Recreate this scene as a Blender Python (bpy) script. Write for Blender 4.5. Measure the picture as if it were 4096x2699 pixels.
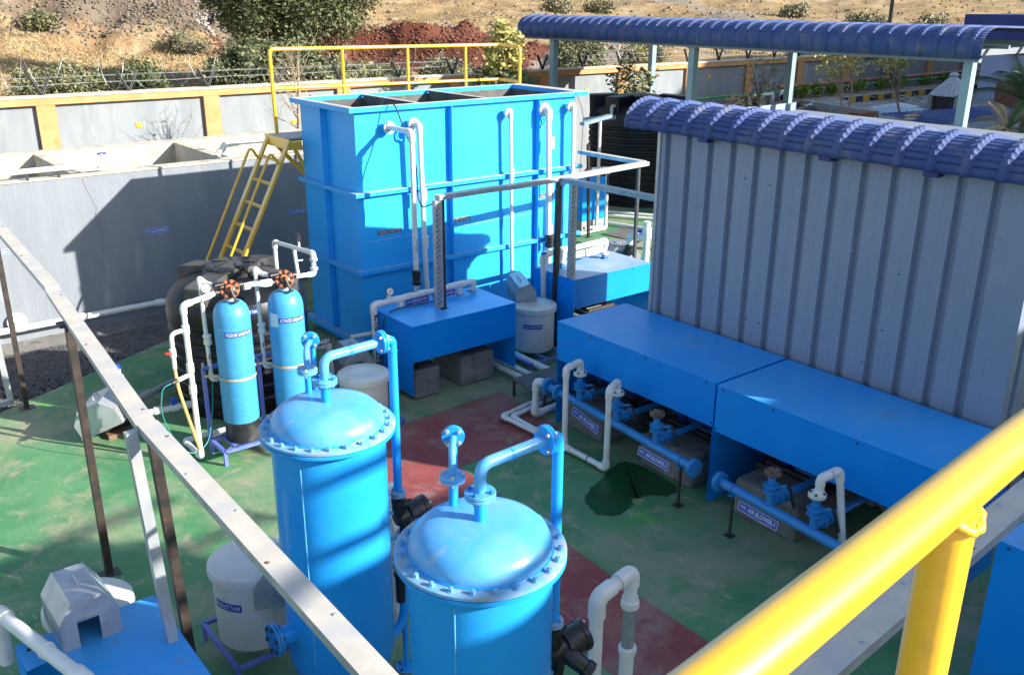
import bpy, bmesh, math, random
import numpy as np
from mathutils import Vector, Matrix, Quaternion

for o in list(bpy.data.objects):
    bpy.data.objects.remove(o)
SC = bpy.context.scene
COL = SC.collection
PI = math.pi

# ------------------------------------------------------------------ camera, light, exposure
cam_d = bpy.data.cameras.new('camera')
cam_d.sensor_width = 36.0
cam_d.lens = 32.815
cam_d.clip_start = 0.05
cam_d.clip_end = 3000
cam = bpy.data.objects.new('camera', cam_d)
COL.objects.link(cam)
yaw, pitch, roll = math.radians(51.4532), math.radians(19.8983), math.radians(-0.33257)
fwd = Vector((math.cos(yaw)*math.cos(pitch), math.sin(yaw)*math.cos(pitch), -math.sin(pitch)))
right = Vector((math.sin(yaw), -math.cos(yaw), 0))
down = fwd.cross(right)
r2 = right*math.cos(roll) + down*math.sin(roll)
d2 = -right*math.sin(roll) + down*math.cos(roll)
m = Matrix((r2, -d2, -fwd)).transposed().to_4x4()
m.translation = Vector((0, 0, 4.4))
cam.matrix_world = m
SC.camera = cam

SUN = Vector((0.66, -1.0, 0.55)).normalized()
sun_d = bpy.data.lights.new('sun', 'SUN')
sun_d.energy = 5.0
sun_d.angle = math.radians(0.53)
sun_d.color = (1.0, 0.955, 0.87)
sun = bpy.data.objects.new('sun', sun_d)
COL.objects.link(sun)
sun.rotation_euler = SUN.to_track_quat('Z', 'Y').to_euler()
sun.location = (6, -8, 12)

W = bpy.data.worlds.new('World')
SC.world = W
W.use_nodes = True
wn = W.node_tree
bg = wn.nodes.get('Background') or wn.nodes.new('ShaderNodeBackground')
sky = wn.nodes.new('ShaderNodeTexSky')
sky.sky_type = 'NISHITA'
sky.sun_disc = False
sky.sun_elevation = math.asin(SUN.z)
sky.sun_rotation = math.atan2(SUN.x, SUN.y)
sky.altitude = 500
sky.air_density = 1.0
sky.dust_density = 1.5
wn.links.new(sky.outputs[0], bg.inputs[0])
bg.inputs[1].default_value = 0.12
SC.view_settings.view_transform = 'Standard'
SC.view_settings.look = 'None'
SC.view_settings.exposure = 1.25
SC.view_settings.gamma = 1
SC.view_settings.use_curve_mapping = False

# ------------------------------------------------------------------ materials
MATS = {}
def M(name, c1, c2=None, scale=4.0, rough=0.5, metal=0.0, bump=0.0, bscale=60.0, lo=0.4, hi=0.62,
      c3=None, s3=1.0, lo3=0.5, hi3=0.65, stretch=None, spec=0.5, detail=6.0, rvar=0.0, trans=0.0, coat=0.0):
    mt = bpy.data.materials.new(name); mt.use_nodes = True
    nt = mt.node_tree; N = nt.nodes; L = nt.links
    b = N['Principled BSDF']
    b.inputs['Roughness'].default_value = rough
    b.inputs['Metallic'].default_value = metal
    b.inputs['Specular IOR Level'].default_value = spec
    b.inputs['Coat Weight'].default_value = coat
    b.inputs['Coat Roughness'].default_value = 0.32 if coat > .9 else 0.15
    if trans:
        b.inputs['Transmission Weight'].default_value = trans
    tc = N.new('ShaderNodeTexCoord')
    vec = tc.outputs['Object']
    if stretch:
        mp = N.new('ShaderNodeMapping'); mp.inputs['Scale'].default_value = stretch
        L.new(vec, mp.inputs[0]); vec = mp.outputs[0]
    col = None
    def rgb(c): return (c[0], c[1], c[2], 1)
    b.inputs['Base Color'].default_value = rgb(c1)
    def noise(sc, det=detail):
        n = N.new('ShaderNodeTexNoise'); n.inputs['Scale'].default_value = sc
        n.inputs['Detail'].default_value = det; n.inputs['Roughness'].default_value = 0.6
        L.new(vec, n.inputs['Vector']); return n
    def ramp(src, a, z):
        r = N.new('ShaderNodeMapRange'); r.inputs[1].default_value = a; r.inputs[2].default_value = z
        L.new(src, r.inputs[0]); return r.outputs[0]
    def mix(fac, a, bb):
        mx = N.new('ShaderNodeMix'); mx.data_type = 'RGBA'
        L.new(fac, mx.inputs[0])
        if isinstance(a, tuple): mx.inputs[6].default_value = rgb(a)
        else: L.new(a, mx.inputs[6])
        mx.inputs[7].default_value = rgb(bb)
        return mx.outputs[2]
    if c2:
        n1 = noise(scale); f = ramp(n1.outputs[0], lo, hi)
        col = mix(f, tuple(c1), c2)
        if rvar:
            rr = N.new('ShaderNodeMapRange'); rr.inputs[3].default_value = rough; rr.inputs[4].default_value = rough+rvar
            L.new(f, rr.inputs[0]); L.new(rr.outputs[0], b.inputs['Roughness'])
    if c3:
        n3 = noise(s3); f3 = ramp(n3.outputs[0], lo3, hi3)
        col = mix(f3, col if col is not None else tuple(c1), c3)
    if col is not None:
        L.new(col, b.inputs['Base Color'])
    if bump:
        nb = noise(bscale, 4); bp = N.new('ShaderNodeBump')
        bp.inputs['Strength'].default_value = 1.0; bp.inputs['Distance'].default_value = bump
        L.new(nb.outputs[0], bp.inputs['Height']); L.new(bp.outputs[0], b.inputs['Normal'])
    MATS[name] = mt
    return mt

M('tank_blue', (0.022, 0.375, 0.86), (0.030, 0.40, 0.87), 1.4, 0.42, spec=.25, c3=(0.03, 0.33, 0.78), s3=0.6, lo3=.5, hi3=.8, bump=0.0015, bscale=3)
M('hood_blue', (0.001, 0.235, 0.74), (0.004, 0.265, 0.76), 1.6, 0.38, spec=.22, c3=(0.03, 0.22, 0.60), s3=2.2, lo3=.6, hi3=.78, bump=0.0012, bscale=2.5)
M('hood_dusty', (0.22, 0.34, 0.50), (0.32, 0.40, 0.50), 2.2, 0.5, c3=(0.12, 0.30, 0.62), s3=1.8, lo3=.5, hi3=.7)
M('hood_top_blue', (0.022, 0.32, 0.78), (0.06, 0.36, 0.76), 1.3, 0.40, spec=.5, c3=(0.17, 0.26, 0.42), s3=3.0, lo3=.62, hi3=.74, bump=0.0012, bscale=2.5)  # paler than the side sheets: some sky sheen put into the colour, plus dust
M('vessel_blue', (0.014, 0.30, 0.78), (0.022, 0.33, 0.79), 2.5, 0.30, spec=.3, bump=0.0006, bscale=14, coat=0.12)
M('vessel_top', (0.07, 0.36, 0.73), (0.13, 0.40, 0.71), 5.0, 0.33, c3=(0.26, 0.40, 0.58), s3=7, lo3=.60, hi3=.72, bump=0.0006, bscale=20)
M('flange_dust', (0.10, 0.36, 0.68), (0.28, 0.42, 0.54), 6.0, 0.5, c3=(0.38, 0.30, 0.19), s3=5, lo3=.56, hi3=.72)
M('pipe_blue', (0.018, 0.21, 0.54), (0.03, 0.24, 0.54), 5, 0.38, c3=(0.10, 0.17, 0.28), s3=9, lo3=.6, hi3=.75)
M('frp_blue', (0.04, 0.28, 0.55), (0.07, 0.33, 0.58), 26, 0.42, stretch=(0.4, 0.4, 6), c3=(0.30, 0.42, 0.55), s3=5, lo3=.68, hi3=.76, bump=0.0012, bscale=40)
M('stand_blue', (0.10, 0.15, 0.52), (0.16, 0.20, 0.50), 8, 0.5)
M('pvc_white', (0.74, 0.74, 0.71), (0.66, 0.65, 0.60), 7, 0.38, c3=(0.38, 0.33, 0.24), s3=13, lo3=.68, hi3=.76)
M('pvc_grey', (0.42, 0.43, 0.44), (0.34, 0.34, 0.34), 7, 0.45)
M('plastic_white', (0.70, 0.69, 0.63), (0.62, 0.60, 0.53), 3, 0.42, c3=(0.45, 0.40, 0.32), s3=6, lo3=.62, hi3=.8, bump=0.001, bscale=8)
M('plastic_black', (0.012, 0.013, 0.015), (0.03, 0.03, 0.03), 4, 0.42, c3=(0.11, 0.10, 0.085), s3=2.5, lo3=.55, hi3=.75)
M('tank_black', (0.005, 0.0055, 0.008), (0.008, 0.0085, 0.011), 3, 0.40, spec=.35, c3=(0.016, 0.016, 0.017), s3=2.0, lo3=.58, hi3=.85)
M('tank_black_dusty', (0.030, 0.029, 0.028), (0.085, 0.080, 0.072), 2.5, 0.5, c3=(0.14, 0.128, 0.108), s3=6.0, lo3=.58, hi3=.78)
M('valve_black', (0.012, 0.012, 0.014), (0.03, 0.03, 0.03), 9, 0.33)
M('valve_orange', (0.50, 0.15, 0.05), (0.42, 0.12, 0.045), 9, 0.4)
M('galv', (0.50, 0.52, 0.54), (0.40, 0.42, 0.44), 9, 0.42, 0.55, c3=(0.55, 0.52, 0.46), s3=3, lo3=.55, hi3=.75, bump=0.0006, bscale=18)
M('galv_dusty', (0.50, 0.46, 0.40), (0.58, 0.53, 0.45), 8, 0.6, 0.15, c3=(0.44, 0.44, 0.44), s3=3)
M('galv_side', (0.36, 0.38, 0.40), (0.46, 0.47, 0.48), 9, 0.45, 0.4)
M('galv_blue', (0.20, 0.30, 0.38), (0.34, 0.42, 0.46), 7, 0.45, 0.3)
M('black_steel', (0.022, 0.018, 0.016), (0.05, 0.035, 0.026), 9, 0.5, c3=(0.12, 0.06, 0.03), s3=14, lo3=.66, hi3=.78)
M('dark_steel', (0.03, 0.03, 0.034), (0.05, 0.045, 0.04), 9, 0.5)
M('rust', (0.16, 0.085, 0.045), (0.24, 0.15, 0.10), 9, 0.75, c3=(0.10, 0.055, 0.035), s3=20)
M('yellow_paint', (0.76, 0.41, 0.003), (0.80, 0.46, 0.006), 6, 0.42, coat=1.0, c3=(0.62, 0.34, 0.01), s3=16, lo3=.62, hi3=.8, bump=0.0004, bscale=30)
M('concrete', (0.26, 0.25, 0.23), (0.34, 0.32, 0.29), 3, 0.85, c3=(0.18, 0.17, 0.16), s3=7, lo3=.55, hi3=.7, bump=0.006, bscale=25)
M('concrete_dark', (0.15, 0.145, 0.135), (0.22, 0.21, 0.195), 4, 0.85, c3=(0.10, 0.10, 0.095), s3=8, bump=0.006, bscale=22)
M('concrete_pale', (0.46, 0.41, 0.32), (0.55, 0.50, 0.40), 2.2, 0.9, c3=(0.36, 0.31, 0.24), s3=6, bump=0.008, bscale=20)
M('grey_wall', (0.20, 0.22, 0.235), (0.245, 0.265, 0.28), 1.1, 0.8, c3=(0.36, 0.37, 0.37), s3=1.3, lo3=.60, hi3=.74, stretch=(2.2, 2.2, 0.5), bump=0.006, bscale=14)
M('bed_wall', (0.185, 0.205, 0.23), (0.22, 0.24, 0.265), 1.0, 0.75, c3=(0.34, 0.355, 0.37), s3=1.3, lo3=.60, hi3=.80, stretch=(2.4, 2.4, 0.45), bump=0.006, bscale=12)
M('wall_orange', (0.47, 0.235, 0.095), (0.54, 0.29, 0.13), 3, 0.85, c3=(0.45, 0.23, 0.08), s3=5, bump=0.004, bscale=24)
M('coping', (0.55, 0.45, 0.33), (0.62, 0.52, 0.40), 4, 0.9)
M('shed_wall', (0.20, 0.25, 0.335), (0.225, 0.27, 0.355), 0.8, 0.42, c3=(0.26, 0.28, 0.33), s3=2.4, lo3=.55, hi3=.8, bump=0.001, bscale=4)
M('roof_blue', (0.05, 0.082, 0.215), (0.08, 0.108, 0.23), 2, 0.62, spec=.18, c3=(0.17, 0.175, 0.21), s3=4, lo3=.55, hi3=.8)
M('roof_under', (0.20, 0.22, 0.25), None, rough=0.6)
M('canopy_post', (0.22, 0.31, 0.34), (0.27, 0.36, 0.39), 3, 0.45)
M('navy', (0.015, 0.025, 0.16), (0.02, 0.032, 0.18), 1, 0.5)
M('lilac_wall', (0.34, 0.36, 0.50), (0.38, 0.40, 0.53), 1.2, 0.8)
M('sign_blue', (0.012, 0.05, 0.34), (0.02, 0.07, 0.36), 6, 0.35)
M('sign_dark', (0.008, 0.014, 0.06), None, rough=0.35)
M('sign_mid', (0.10, 0.18, 0.52), (0.14, 0.22, 0.52), 6, 0.4)
M('letter_white', (0.80, 0.80, 0.80), None, rough=0.5)
M('letter_blue', (0.05, 0.14, 0.45), None, rough=0.5)
M('letter_red', (0.5, 0.03, 0.03), None, rough=0.5)
M('paper_white', (0.70, 0.72, 0.74), (0.6, 0.62, 0.66), 20, 0.6)
M('hose_orange', (0.80, 0.42, 0.14), None, rough=0.45)
M('hose_green', (0.03, 0.30, 0.28), None, rough=0.4)
M('handle_blue', (0.01, 0.06, 0.50), None, rough=0.35)
M('handle_red', (0.55, 0.03, 0.02), None, rough=0.4)
M('cable_black', (0.012, 0.012, 0.012), None, rough=0.5)
M('bark', (0.16, 0.12, 0.085), (0.24, 0.19, 0.14), 8, 0.9)
M('bark_pale', (0.34, 0.27, 0.19), (0.26, 0.20, 0.14), 8, 0.9)
M('leaf_dark', (0.075, 0.095, 0.035), (0.125, 0.14, 0.06), 1.4, 0.6, c3=(0.20, 0.18, 0.09), s3=2.6, lo3=.55, hi3=.75)
M('leaf_olive', (0.13, 0.14, 0.06), (0.20, 0.19, 0.09), 1.5, 0.6)
M('leaf_grey', (0.16, 0.155, 0.085), (0.23, 0.205, 0.12), 1.5, 0.65)
M('leaf_yellow', (0.42, 0.36, 0.10), (0.30, 0.28, 0.08), 2, 0.6)
M('leaf_fresh', (0.14, 0.24, 0.03), (0.22, 0.32, 0.05), 3, 0.55)
M('leaf_palm', (0.05, 0.11, 0.05), (0.08, 0.15, 0.07), 3, 0.5)
M('leaf_dead', (0.42, 0.32, 0.20), (0.52, 0.42, 0.28), 4, 0.8)
M('grass_dry', (0.33, 0.23, 0.11), (0.40, 0.295, 0.155), 1.2, 0.9)
M('stone', (0.155, 0.118, 0.085), (0.20, 0.165, 0.125), 0.7, 0.9, c3=(0.27, 0.235, 0.195), s3=0.35, lo3=.55, hi3=.7)
M('stone_white', (0.34, 0.315, 0.28), (0.25, 0.22, 0.185), 0.7, 0.9)
M('stone_red', (0.115, 0.038, 0.024), (0.17, 0.066, 0.042), 0.8, 0.9)
M('gravel_bed', (0.065, 0.062, 0.058), (0.10, 0.095, 0.088), 18, 0.9, c3=(0.13, 0.12, 0.11), s3=40, bump=0.02, bscale=60)
M('pebble', (0.075, 0.072, 0.068), (0.13, 0.12, 0.11), 9, 0.8)
M('soil', (0.24, 0.18, 0.12), (0.32, 0.25, 0.17), 2, 0.95, bump=0.02, bscale=18)
M('paving', (0.27, 0.26, 0.245), (0.33, 0.315, 0.29), 1.3, 0.9, c3=(0.20, 0.19, 0.175), s3=3, bump=0.006, bscale=30)
M('kerb_yellow', (0.55, 0.32, 0.02), (0.48, 0.28, 0.03), 8, 0.7)
M('kerb_black', (0.025, 0.025, 0.025), (0.05, 0.05, 0.05), 8, 0.7)
M('pipe_green', (0.03, 0.32, 0.07), (0.05, 0.38, 0.10), 5, 0.5)
M('pipe_red', (0.34, 0.10, 0.07), (0.40, 0.15, 0.11), 5, 0.55)
M('brick_red', (0.16, 0.065, 0.04), (0.22, 0.10, 0.06), 6, 0.9)
M('clear_pipe', (0.30, 0.31, 0.31), (0.22, 0.23, 0.23), 8, 0.25)
M('glass_gauge', (0.75, 0.75, 0.72), None, rough=0.2)
M('motor_dark', (0.02, 0.021, 0.024), (0.035, 0.035, 0.038), 6, 0.45)
M('motor_blue', (0.012, 0.04, 0.16), (0.02, 0.06, 0.2), 6, 0.45)
M('slate_slab', (0.10, 0.098, 0.095), (0.14, 0.135, 0.13), 4, 0.85, bump=0.003, bscale=30)
M('road', (0.34, 0.29, 0.23), (0.40, 0.34, 0.27), 0.6, 0.95)
M('flower', (0.75, 0.75, 0.65), None, rough=0.7)
M('wet', (0.010, 0.070, 0.018), (0.016, 0.085, 0.024), 2.0, 0.38, c3=(0.016, 0.035, 0.014), s3=1.6, lo3=.5, hi3=.66, spec=.3)

def floor_mat(name, base_a, base_b, dust, moss, chip):
    mt = bpy.data.materials.new(name); mt.use_nodes = True
    nt = mt.node_tree; N = nt.nodes; L = nt.links; b = N['Principled BSDF']
    b.inputs['Roughness'].default_value = 0.62
    b.inputs['Specular IOR Level'].default_value = 0.35
    tc = N.new('ShaderNodeTexCoord')
    def noise(sc, det, rg=0.6, st=None):
        v = tc.outputs['Object']
        if st:
            mp = N.new('ShaderNodeMapping'); mp.inputs['Scale'].default_value = st
            mp.inputs['Rotation'].default_value = (0, 0, 0.5); L.new(v, mp.inputs[0]); v = mp.outputs[0]
        n = N.new('ShaderNodeTexNoise'); n.inputs['Scale'].default_value = sc; n.inputs['Detail'].default_value = det
        n.inputs['Roughness'].default_value = rg; n.inputs['Distortion'].default_value = 0.4
        L.new(v, n.inputs['Vector']); return n.outputs[0]
    def rmp(s, a, z, top=1.0):
        r = N.new('ShaderNodeMapRange'); r.inputs[1].default_value = a; r.inputs[2].default_value = z; r.inputs[4].default_value = top
        r.interpolation_type = 'SMOOTHSTEP'
        L.new(s, r.inputs[0]); return r.outputs[0]
    def mix(f, a, c):
        mx = N.new('ShaderNodeMix'); mx.data_type = 'RGBA'; L.new(f, mx.inputs[0])
        if isinstance(a, tuple): mx.inputs[6].default_value = (*a, 1)
        else: L.new(a, mx.inputs[6])
        mx.inputs[7].default_value = (*c, 1); return mx.outputs[2]
    c = mix(rmp(noise(1.6, 5), .35, .65), base_a, base_b)
    c = mix(rmp(noise(.55, 7, .68), .45, .66, .80), c, dust)
    c = mix(rmp(noise(2.6, 8, .7), .50, .68, .75), c, dust)
    c = mix(rmp(noise(1.3, 6, .65), .60, .72, .75), c, moss)
    c = mix(rmp(noise(9, 9, .75, (1, .22, 1)), .60, .66, .55), c, chip)
    c = mix(rmp(noise(34, 6, .7), .62, .70, .5), c, dust)
    L.new(c, b.inputs['Base Color'])
    bp = N.new('ShaderNodeBump'); bp.inputs['Distance'].default_value = 0.004; bp.inputs['Strength'].default_value = 1
    L.new(noise(30, 5), bp.inputs['Height']); L.new(bp.outputs[0], b.inputs['Normal'])
    MATS[name] = mt
floor_mat('green_floor', (0.055, 0.205, 0.085), (0.10, 0.26, 0.115), (0.335, 0.305, 0.20), (0.07, 0.34, 0.045), (0.42, 0.39, 0.28))
floor_mat('red_floor', (0.235, 0.05, 0.048), (0.30, 0.08, 0.07), (0.30, 0.20, 0.16), (0.17, 0.035, 0.035), (0.36, 0.24, 0.19))

def terrain_mat():
    mt = bpy.data.materials.new('hillside_soil'); mt.use_nodes = True
    nt = mt.node_tree; N = nt.nodes; L = nt.links; b = N['Principled BSDF']
    b.inputs['Roughness'].default_value = 0.95; b.inputs['Specular IOR Level'].default_value = 0.1
    at = N.new('ShaderNodeAttribute'); at.attribute_name = 'ground'
    tc = N.new('ShaderNodeTexCoord')
    n = N.new('ShaderNodeTexNoise'); n.inputs['Scale'].default_value = 0.35; n.inputs['Detail'].default_value = 9; n.inputs['Roughness'].default_value = .7
    L.new(tc.outputs['Object'], n.inputs['Vector'])
    n2 = N.new('ShaderNodeTexNoise'); n2.inputs['Scale'].default_value = 2.2; n2.inputs['Detail'].default_value = 6; n2.inputs['Roughness'].default_value = .75
    mp = N.new('ShaderNodeMapping'); mp.inputs['Rotation'].default_value = (0, 0, -0.65); mp.inputs['Scale'].default_value = (1, .35, 1)
    L.new(tc.outputs['Object'], mp.inputs[0]); L.new(mp.outputs[0], n2.inputs['Vector'])
    def rm(s, a, z, lo, hi):
        r = N.new('ShaderNodeMapRange'); r.inputs[1].default_value = a; r.inputs[2].default_value = z
        r.inputs[3].default_value = lo; r.inputs[4].default_value = hi; L.new(s, r.inputs[0]); return r.outputs[0]
    m1 = N.new('ShaderNodeMix'); m1.data_type = 'RGBA'; m1.blend_type = 'MULTIPLY'; m1.inputs[0].default_value = 1
    L.new(at.outputs['Color'], m1.inputs[6])
    f = N.new('ShaderNodeMath'); f.operation = 'MULTIPLY'
    L.new(rm(n.outputs[0], .3, .7, .72, 1.2), f.inputs[0]); L.new(rm(n2.outputs[0], .3, .7, .72, 1.22), f.inputs[1])
    cc = N.new('ShaderNodeCombineColor')
    for i in range(3): L.new(f.outputs[0], cc.inputs[i])
    L.new(cc.outputs[0], m1.inputs[7]); L.new(m1.outputs[2], b.inputs['Base Color'])
    bp = N.new('ShaderNodeBump'); bp.inputs['Distance'].default_value = 0.12; bp.inputs['Strength'].default_value = .8
    L.new(n2.outputs[0], bp.inputs['Height']); L.new(bp.outputs[0], b.inputs['Normal'])
    MATS['hillside_soil'] = mt
terrain_mat()

# ------------------------------------------------------------------ mesh and object helpers
ORG = {}
def V(*a): return Vector(a[0]) if len(a) == 1 else Vector(a)

def frame(d):
    d = d.normalized()
    u = d.orthogonal().normalized()
    if abs(d.z) < 0.95:
        u = Vector((0, 0, 1)).cross(d).normalized()
    else:
        u = Vector((1, 0, 0)); u = (u - d*u.dot(d)).normalized()
    return u, d.cross(u).normalized()

class MB:
    def __init__(s): s.v = []; s.f = []
    def add(s, vs, fs):
        n = len(s.v); s.v += [Vector(p) for p in vs]; s.f += [[i+n for i in f] for f in fs]; return s
    def box(s, x0, x1, y0, y1, z0, z1):
        vs = [(x, y, z) for z in (z0, z1) for y in (y0, y1) for x in (x0, x1)]
        return s.add(vs, [[0, 2, 3, 1], [4, 5, 7, 6], [0, 1, 5, 4], [2, 6, 7, 3], [0, 4, 6, 2], [1, 3, 7, 5]])
    def obox(s, c, X, Y, Z):
        "box by centre and three half-axis vectors"
        c = V(c); X = V(X); Y = V(Y); Z = V(Z)
        vs = [c + X*a + Y*b_ + Z*d for d in (-1, 1) for b_ in (-1, 1) for a in (-1, 1)]
        return s.add(vs, [[0, 2, 3, 1], [4, 5, 7, 6], [0, 1, 5, 4], [2, 6, 7, 3], [0, 4, 6, 2], [1, 3, 7, 5]])
    def bar(s, a, b_, w, h, up=(0, 0, 1)):
        a = V(a); b_ = V(b_); d = (b_-a); L = d.length; d.normalize(); up = V(up)
        sd = d.cross(up)
        if sd.length < 1e-4: sd = d.cross(Vector((0, 1, 0)))
        sd.normalize(); u = sd.cross(d)
        return s.obox((a+b_)/2, d*L/2, sd*w/2, u*h/2)
    def cyl(s, a, b_, r, seg=16, rb=None, caps=True):
        a = V(a); b_ = V(b_); rb = r if rb is None else rb
        u, w = frame(b_-a); n = len(s.v); vs = []
        for p, rr in ((a, r), (b_, rb)):
            for i in range(seg):
                t = 2*PI*i/seg; vs.append(p + (u*math.cos(t)+w*math.sin(t))*rr)
        fs = [[i, (i+1) % seg, seg+(i+1) % seg, seg+i] for i in range(seg)]
        if caps: fs += [list(range(seg))[::-1], list(range(seg, 2*seg))]
        return s.add(vs, fs)
    def tube(s, pts, r, seg=12, caps=True, closed=False):
        pts = [V(p) for p in pts]; n = len(pts); rs = r if isinstance(r, (list, tuple)) else [r]*n
        vs = []; prev = None
        for i, p in enumerate(pts):
            if closed: d = pts[(i+1) % n]-pts[i-1]
            else: d = pts[min(i+1, n-1)]-pts[max(i-1, 0)]
            if d.length < 1e-9: d = Vector((0, 0, 1))
            d.normalize()
            if prev is None: u, w = frame(d)
            else:
                u = prev - d*prev.dot(d)
                if u.length < 1e-6: u, w = frame(d)
                u.normalize(); w = d.cross(u)
            prev = u
            for k in range(seg):
                t = 2*PI*k/seg; vs.append(p+(u*math.cos(t)+w*math.sin(t))*rs[i])
        fs = []
        for i in range(n if closed else n-1):
            j = (i+1) % n
            for k in range(seg):
                fs.append([i*seg+k, i*seg+(k+1) % seg, j*seg+(k+1) % seg, j*seg+k])
        if caps and not closed: fs += [list(range(seg))[::-1], list(range((n-1)*seg, n*seg))]
        return s.add(vs, fs)
    def lathe(s, c, prof, seg=32, axis=(0, 0, 1), a0=0, a1=2*PI):
        c = V(c); ax = V(axis).normalized(); u, w = frame(ax); vs = []; full = abs(a1-a0-2*PI) < 1e-6
        n = seg if full else seg+1
        for r, z in prof:
            for i in range(n):
                t = a0+(a1-a0)*i/seg; vs.append(c+ax*z+(u*math.cos(t)+w*math.sin(t))*max(r, 1e-5))
        fs = []
        for j in range(len(prof)-1):
            for i in range(seg):
                k = (i+1) % n
                fs.append([j*n+i, j*n+k, (j+1)*n+k, (j+1)*n+i])
        if full:
            fs += [list(range(n))[::-1], list(range((len(prof)-1)*n, len(prof)*n))]
        return s.add(vs, fs)
    def prism(s, poly, e):
        "extrude a polygon of points by vector e"
        poly = [V(p) for p in poly]; e = V(e); n = len(poly)
        return s.add(poly+[p+e for p in poly], [list(range(n))[::-1], list(range(n, 2*n))]+[[i, (i+1) % n, n+(i+1) % n, n+i] for i in range(n)])
    def ball(s, c, r, seg=10, rings=6, sc=(1, 1, 1)):
        c = V(c); vs = []; fs = []
        for j in range(rings+1):
            ph = PI*j/rings
            for i in range(seg):
                t = 2*PI*i/seg
                vs.append(c+Vector((math.sin(ph)*math.cos(t)*sc[0], math.sin(ph)*math.sin(t)*sc[1], math.cos(ph)*sc[2]))*r)
        for j in range(rings):
            for i in range(seg):
                fs.append([j*seg+i, (j+1)*seg+i, (j+1)*seg+(i+1) % seg, j*seg+(i+1) % seg])
        return s.add(vs, fs)
    def mesh(s, name, off=Vector((0, 0, 0)), smooth=30):
        me = bpy.data.meshes.new(name)
        me.from_pydata([tuple(p-off) for p in s.v], [], s.f)
        bm = bmesh.new(); bm.from_mesh(me)
        bmesh.ops.recalc_face_normals(bm, faces=bm.faces[:]) if len(bm.faces) < 60000 else None
        bm.to_mesh(me); bm.free()
        if smooth:
            me.shade_smooth(); me.set_sharp_from_angle(angle=math.radians(smooth))
        return me
    def build(s, name, mat, parent=None, smooth=30, label=None, bevel=0):
        off = ORG.get(parent.name, Vector((0, 0, 0))) if parent else Vector((0, 0, 0))
        me = s.mesh(name, off, smooth)
        o = bpy.data.objects.new(name, me); COL.objects.link(o)
        me.materials.append(MATS[mat] if isinstance(mat, str) else mat)
        if parent: o.parent = parent; ORG[o.name] = off
        if label: o['label'] = label
        if bevel:
            md = o.modifiers.new('edge', 'BEVEL'); md.width = bevel; md.segments = 2; md.limit_method = 'ANGLE'
        return o

def T(name, label, cat, loc=(0, 0, 0), group=None):
    o = bpy.data.objects.new(name, None); COL.objects.link(o); o.location = loc
    o.empty_display_size = 0.2
    o['label'] = label; o['category'] = cat
    if group: o['group'] = group
    ORG[o.name] = V(loc)
    return o
def tag(o, label, cat, group=None):
    o['label'] = label; o['category'] = cat
    if group: o['group'] = group
    return o
def stuff(o, label=None, cat=None):
    o['kind'] = 'stuff'
    if label: o['label'] = label
    if cat: o['category'] = cat
    return o
def struct(o):
    o['kind'] = 'structure'; return o
def dup(root, loc, label=None, rz=0.0, group=None):
    r = root.copy(); COL.objects.link(r); r.location = loc; r.rotation_euler = (0, 0, rz)
    if label: r['label'] = label
    if group: r['group'] = group
    for ch in list(root.children):
        c = ch.copy(); COL.objects.link(c); c.parent = r
        for g in list(ch.children):
            d = g.copy(); COL.objects.link(d); d.parent = c
    ORG[r.name] = V(loc)
    return r

def rounded(pts, rad, seg=7):
    pts = [V(p) for p in pts]; out = [pts[0]]
    for i in range(1, len(pts)-1):
        a, p, b_ = pts[i-1], pts[i], pts[i+1]
        d1 = (a-p).normalized(); d2 = (b_-p).normalized()
        R = min(rad, (a-p).length*0.48, (b_-p).length*0.48)
        p1 = p+d1*R; p2 = p+d2*R
        for k in range(seg+1):
            t = k/seg; out.append((p1*(1-t)+p*t)*(1-t)+(p*(1-t)+p2*t)*t)
    out.append(pts[-1]); return out

def pipe(parent, pts, r, mat='pvc_white', fit='pvc_white', k=1.26, bend=2.0, fittings=True, name='pipe', seg=14):
    "a run of pipe with a socket elbow at each corner"
    MB().tube(rounded(pts, r*bend), r, seg).build(name, mat, parent, 40)
    if fittings:
        P = [V(p) for p in pts]
        for i in range(1, len(P)-1):
            d1 = (P[i-1]-P[i]); d2 = (P[i+1]-P[i]); ang = d1.angle(d2)
            if ang > 2.9: continue
            a = min(r*3.1, d1.length*0.49); c = min(r*3.1, d2.length*0.49)
            q = rounded([P[i]+d1.normalized()*a, P[i], P[i]+d2.normalized()*c], r*bend, 8)
            MB().tube(q, r*k, seg).build('elbow', fit, parent, 40)
def collar(parent, p, d, r, L, mat='pvc_white', name='coupling'):
    p = V(p); d = V(d).normalized()
    return MB().lathe(p-d*L/2, [(r*.98, 0), (r, .004), (r, L-.004), (r*.98, L)], 16, d).build(name, mat, parent, 40)

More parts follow.
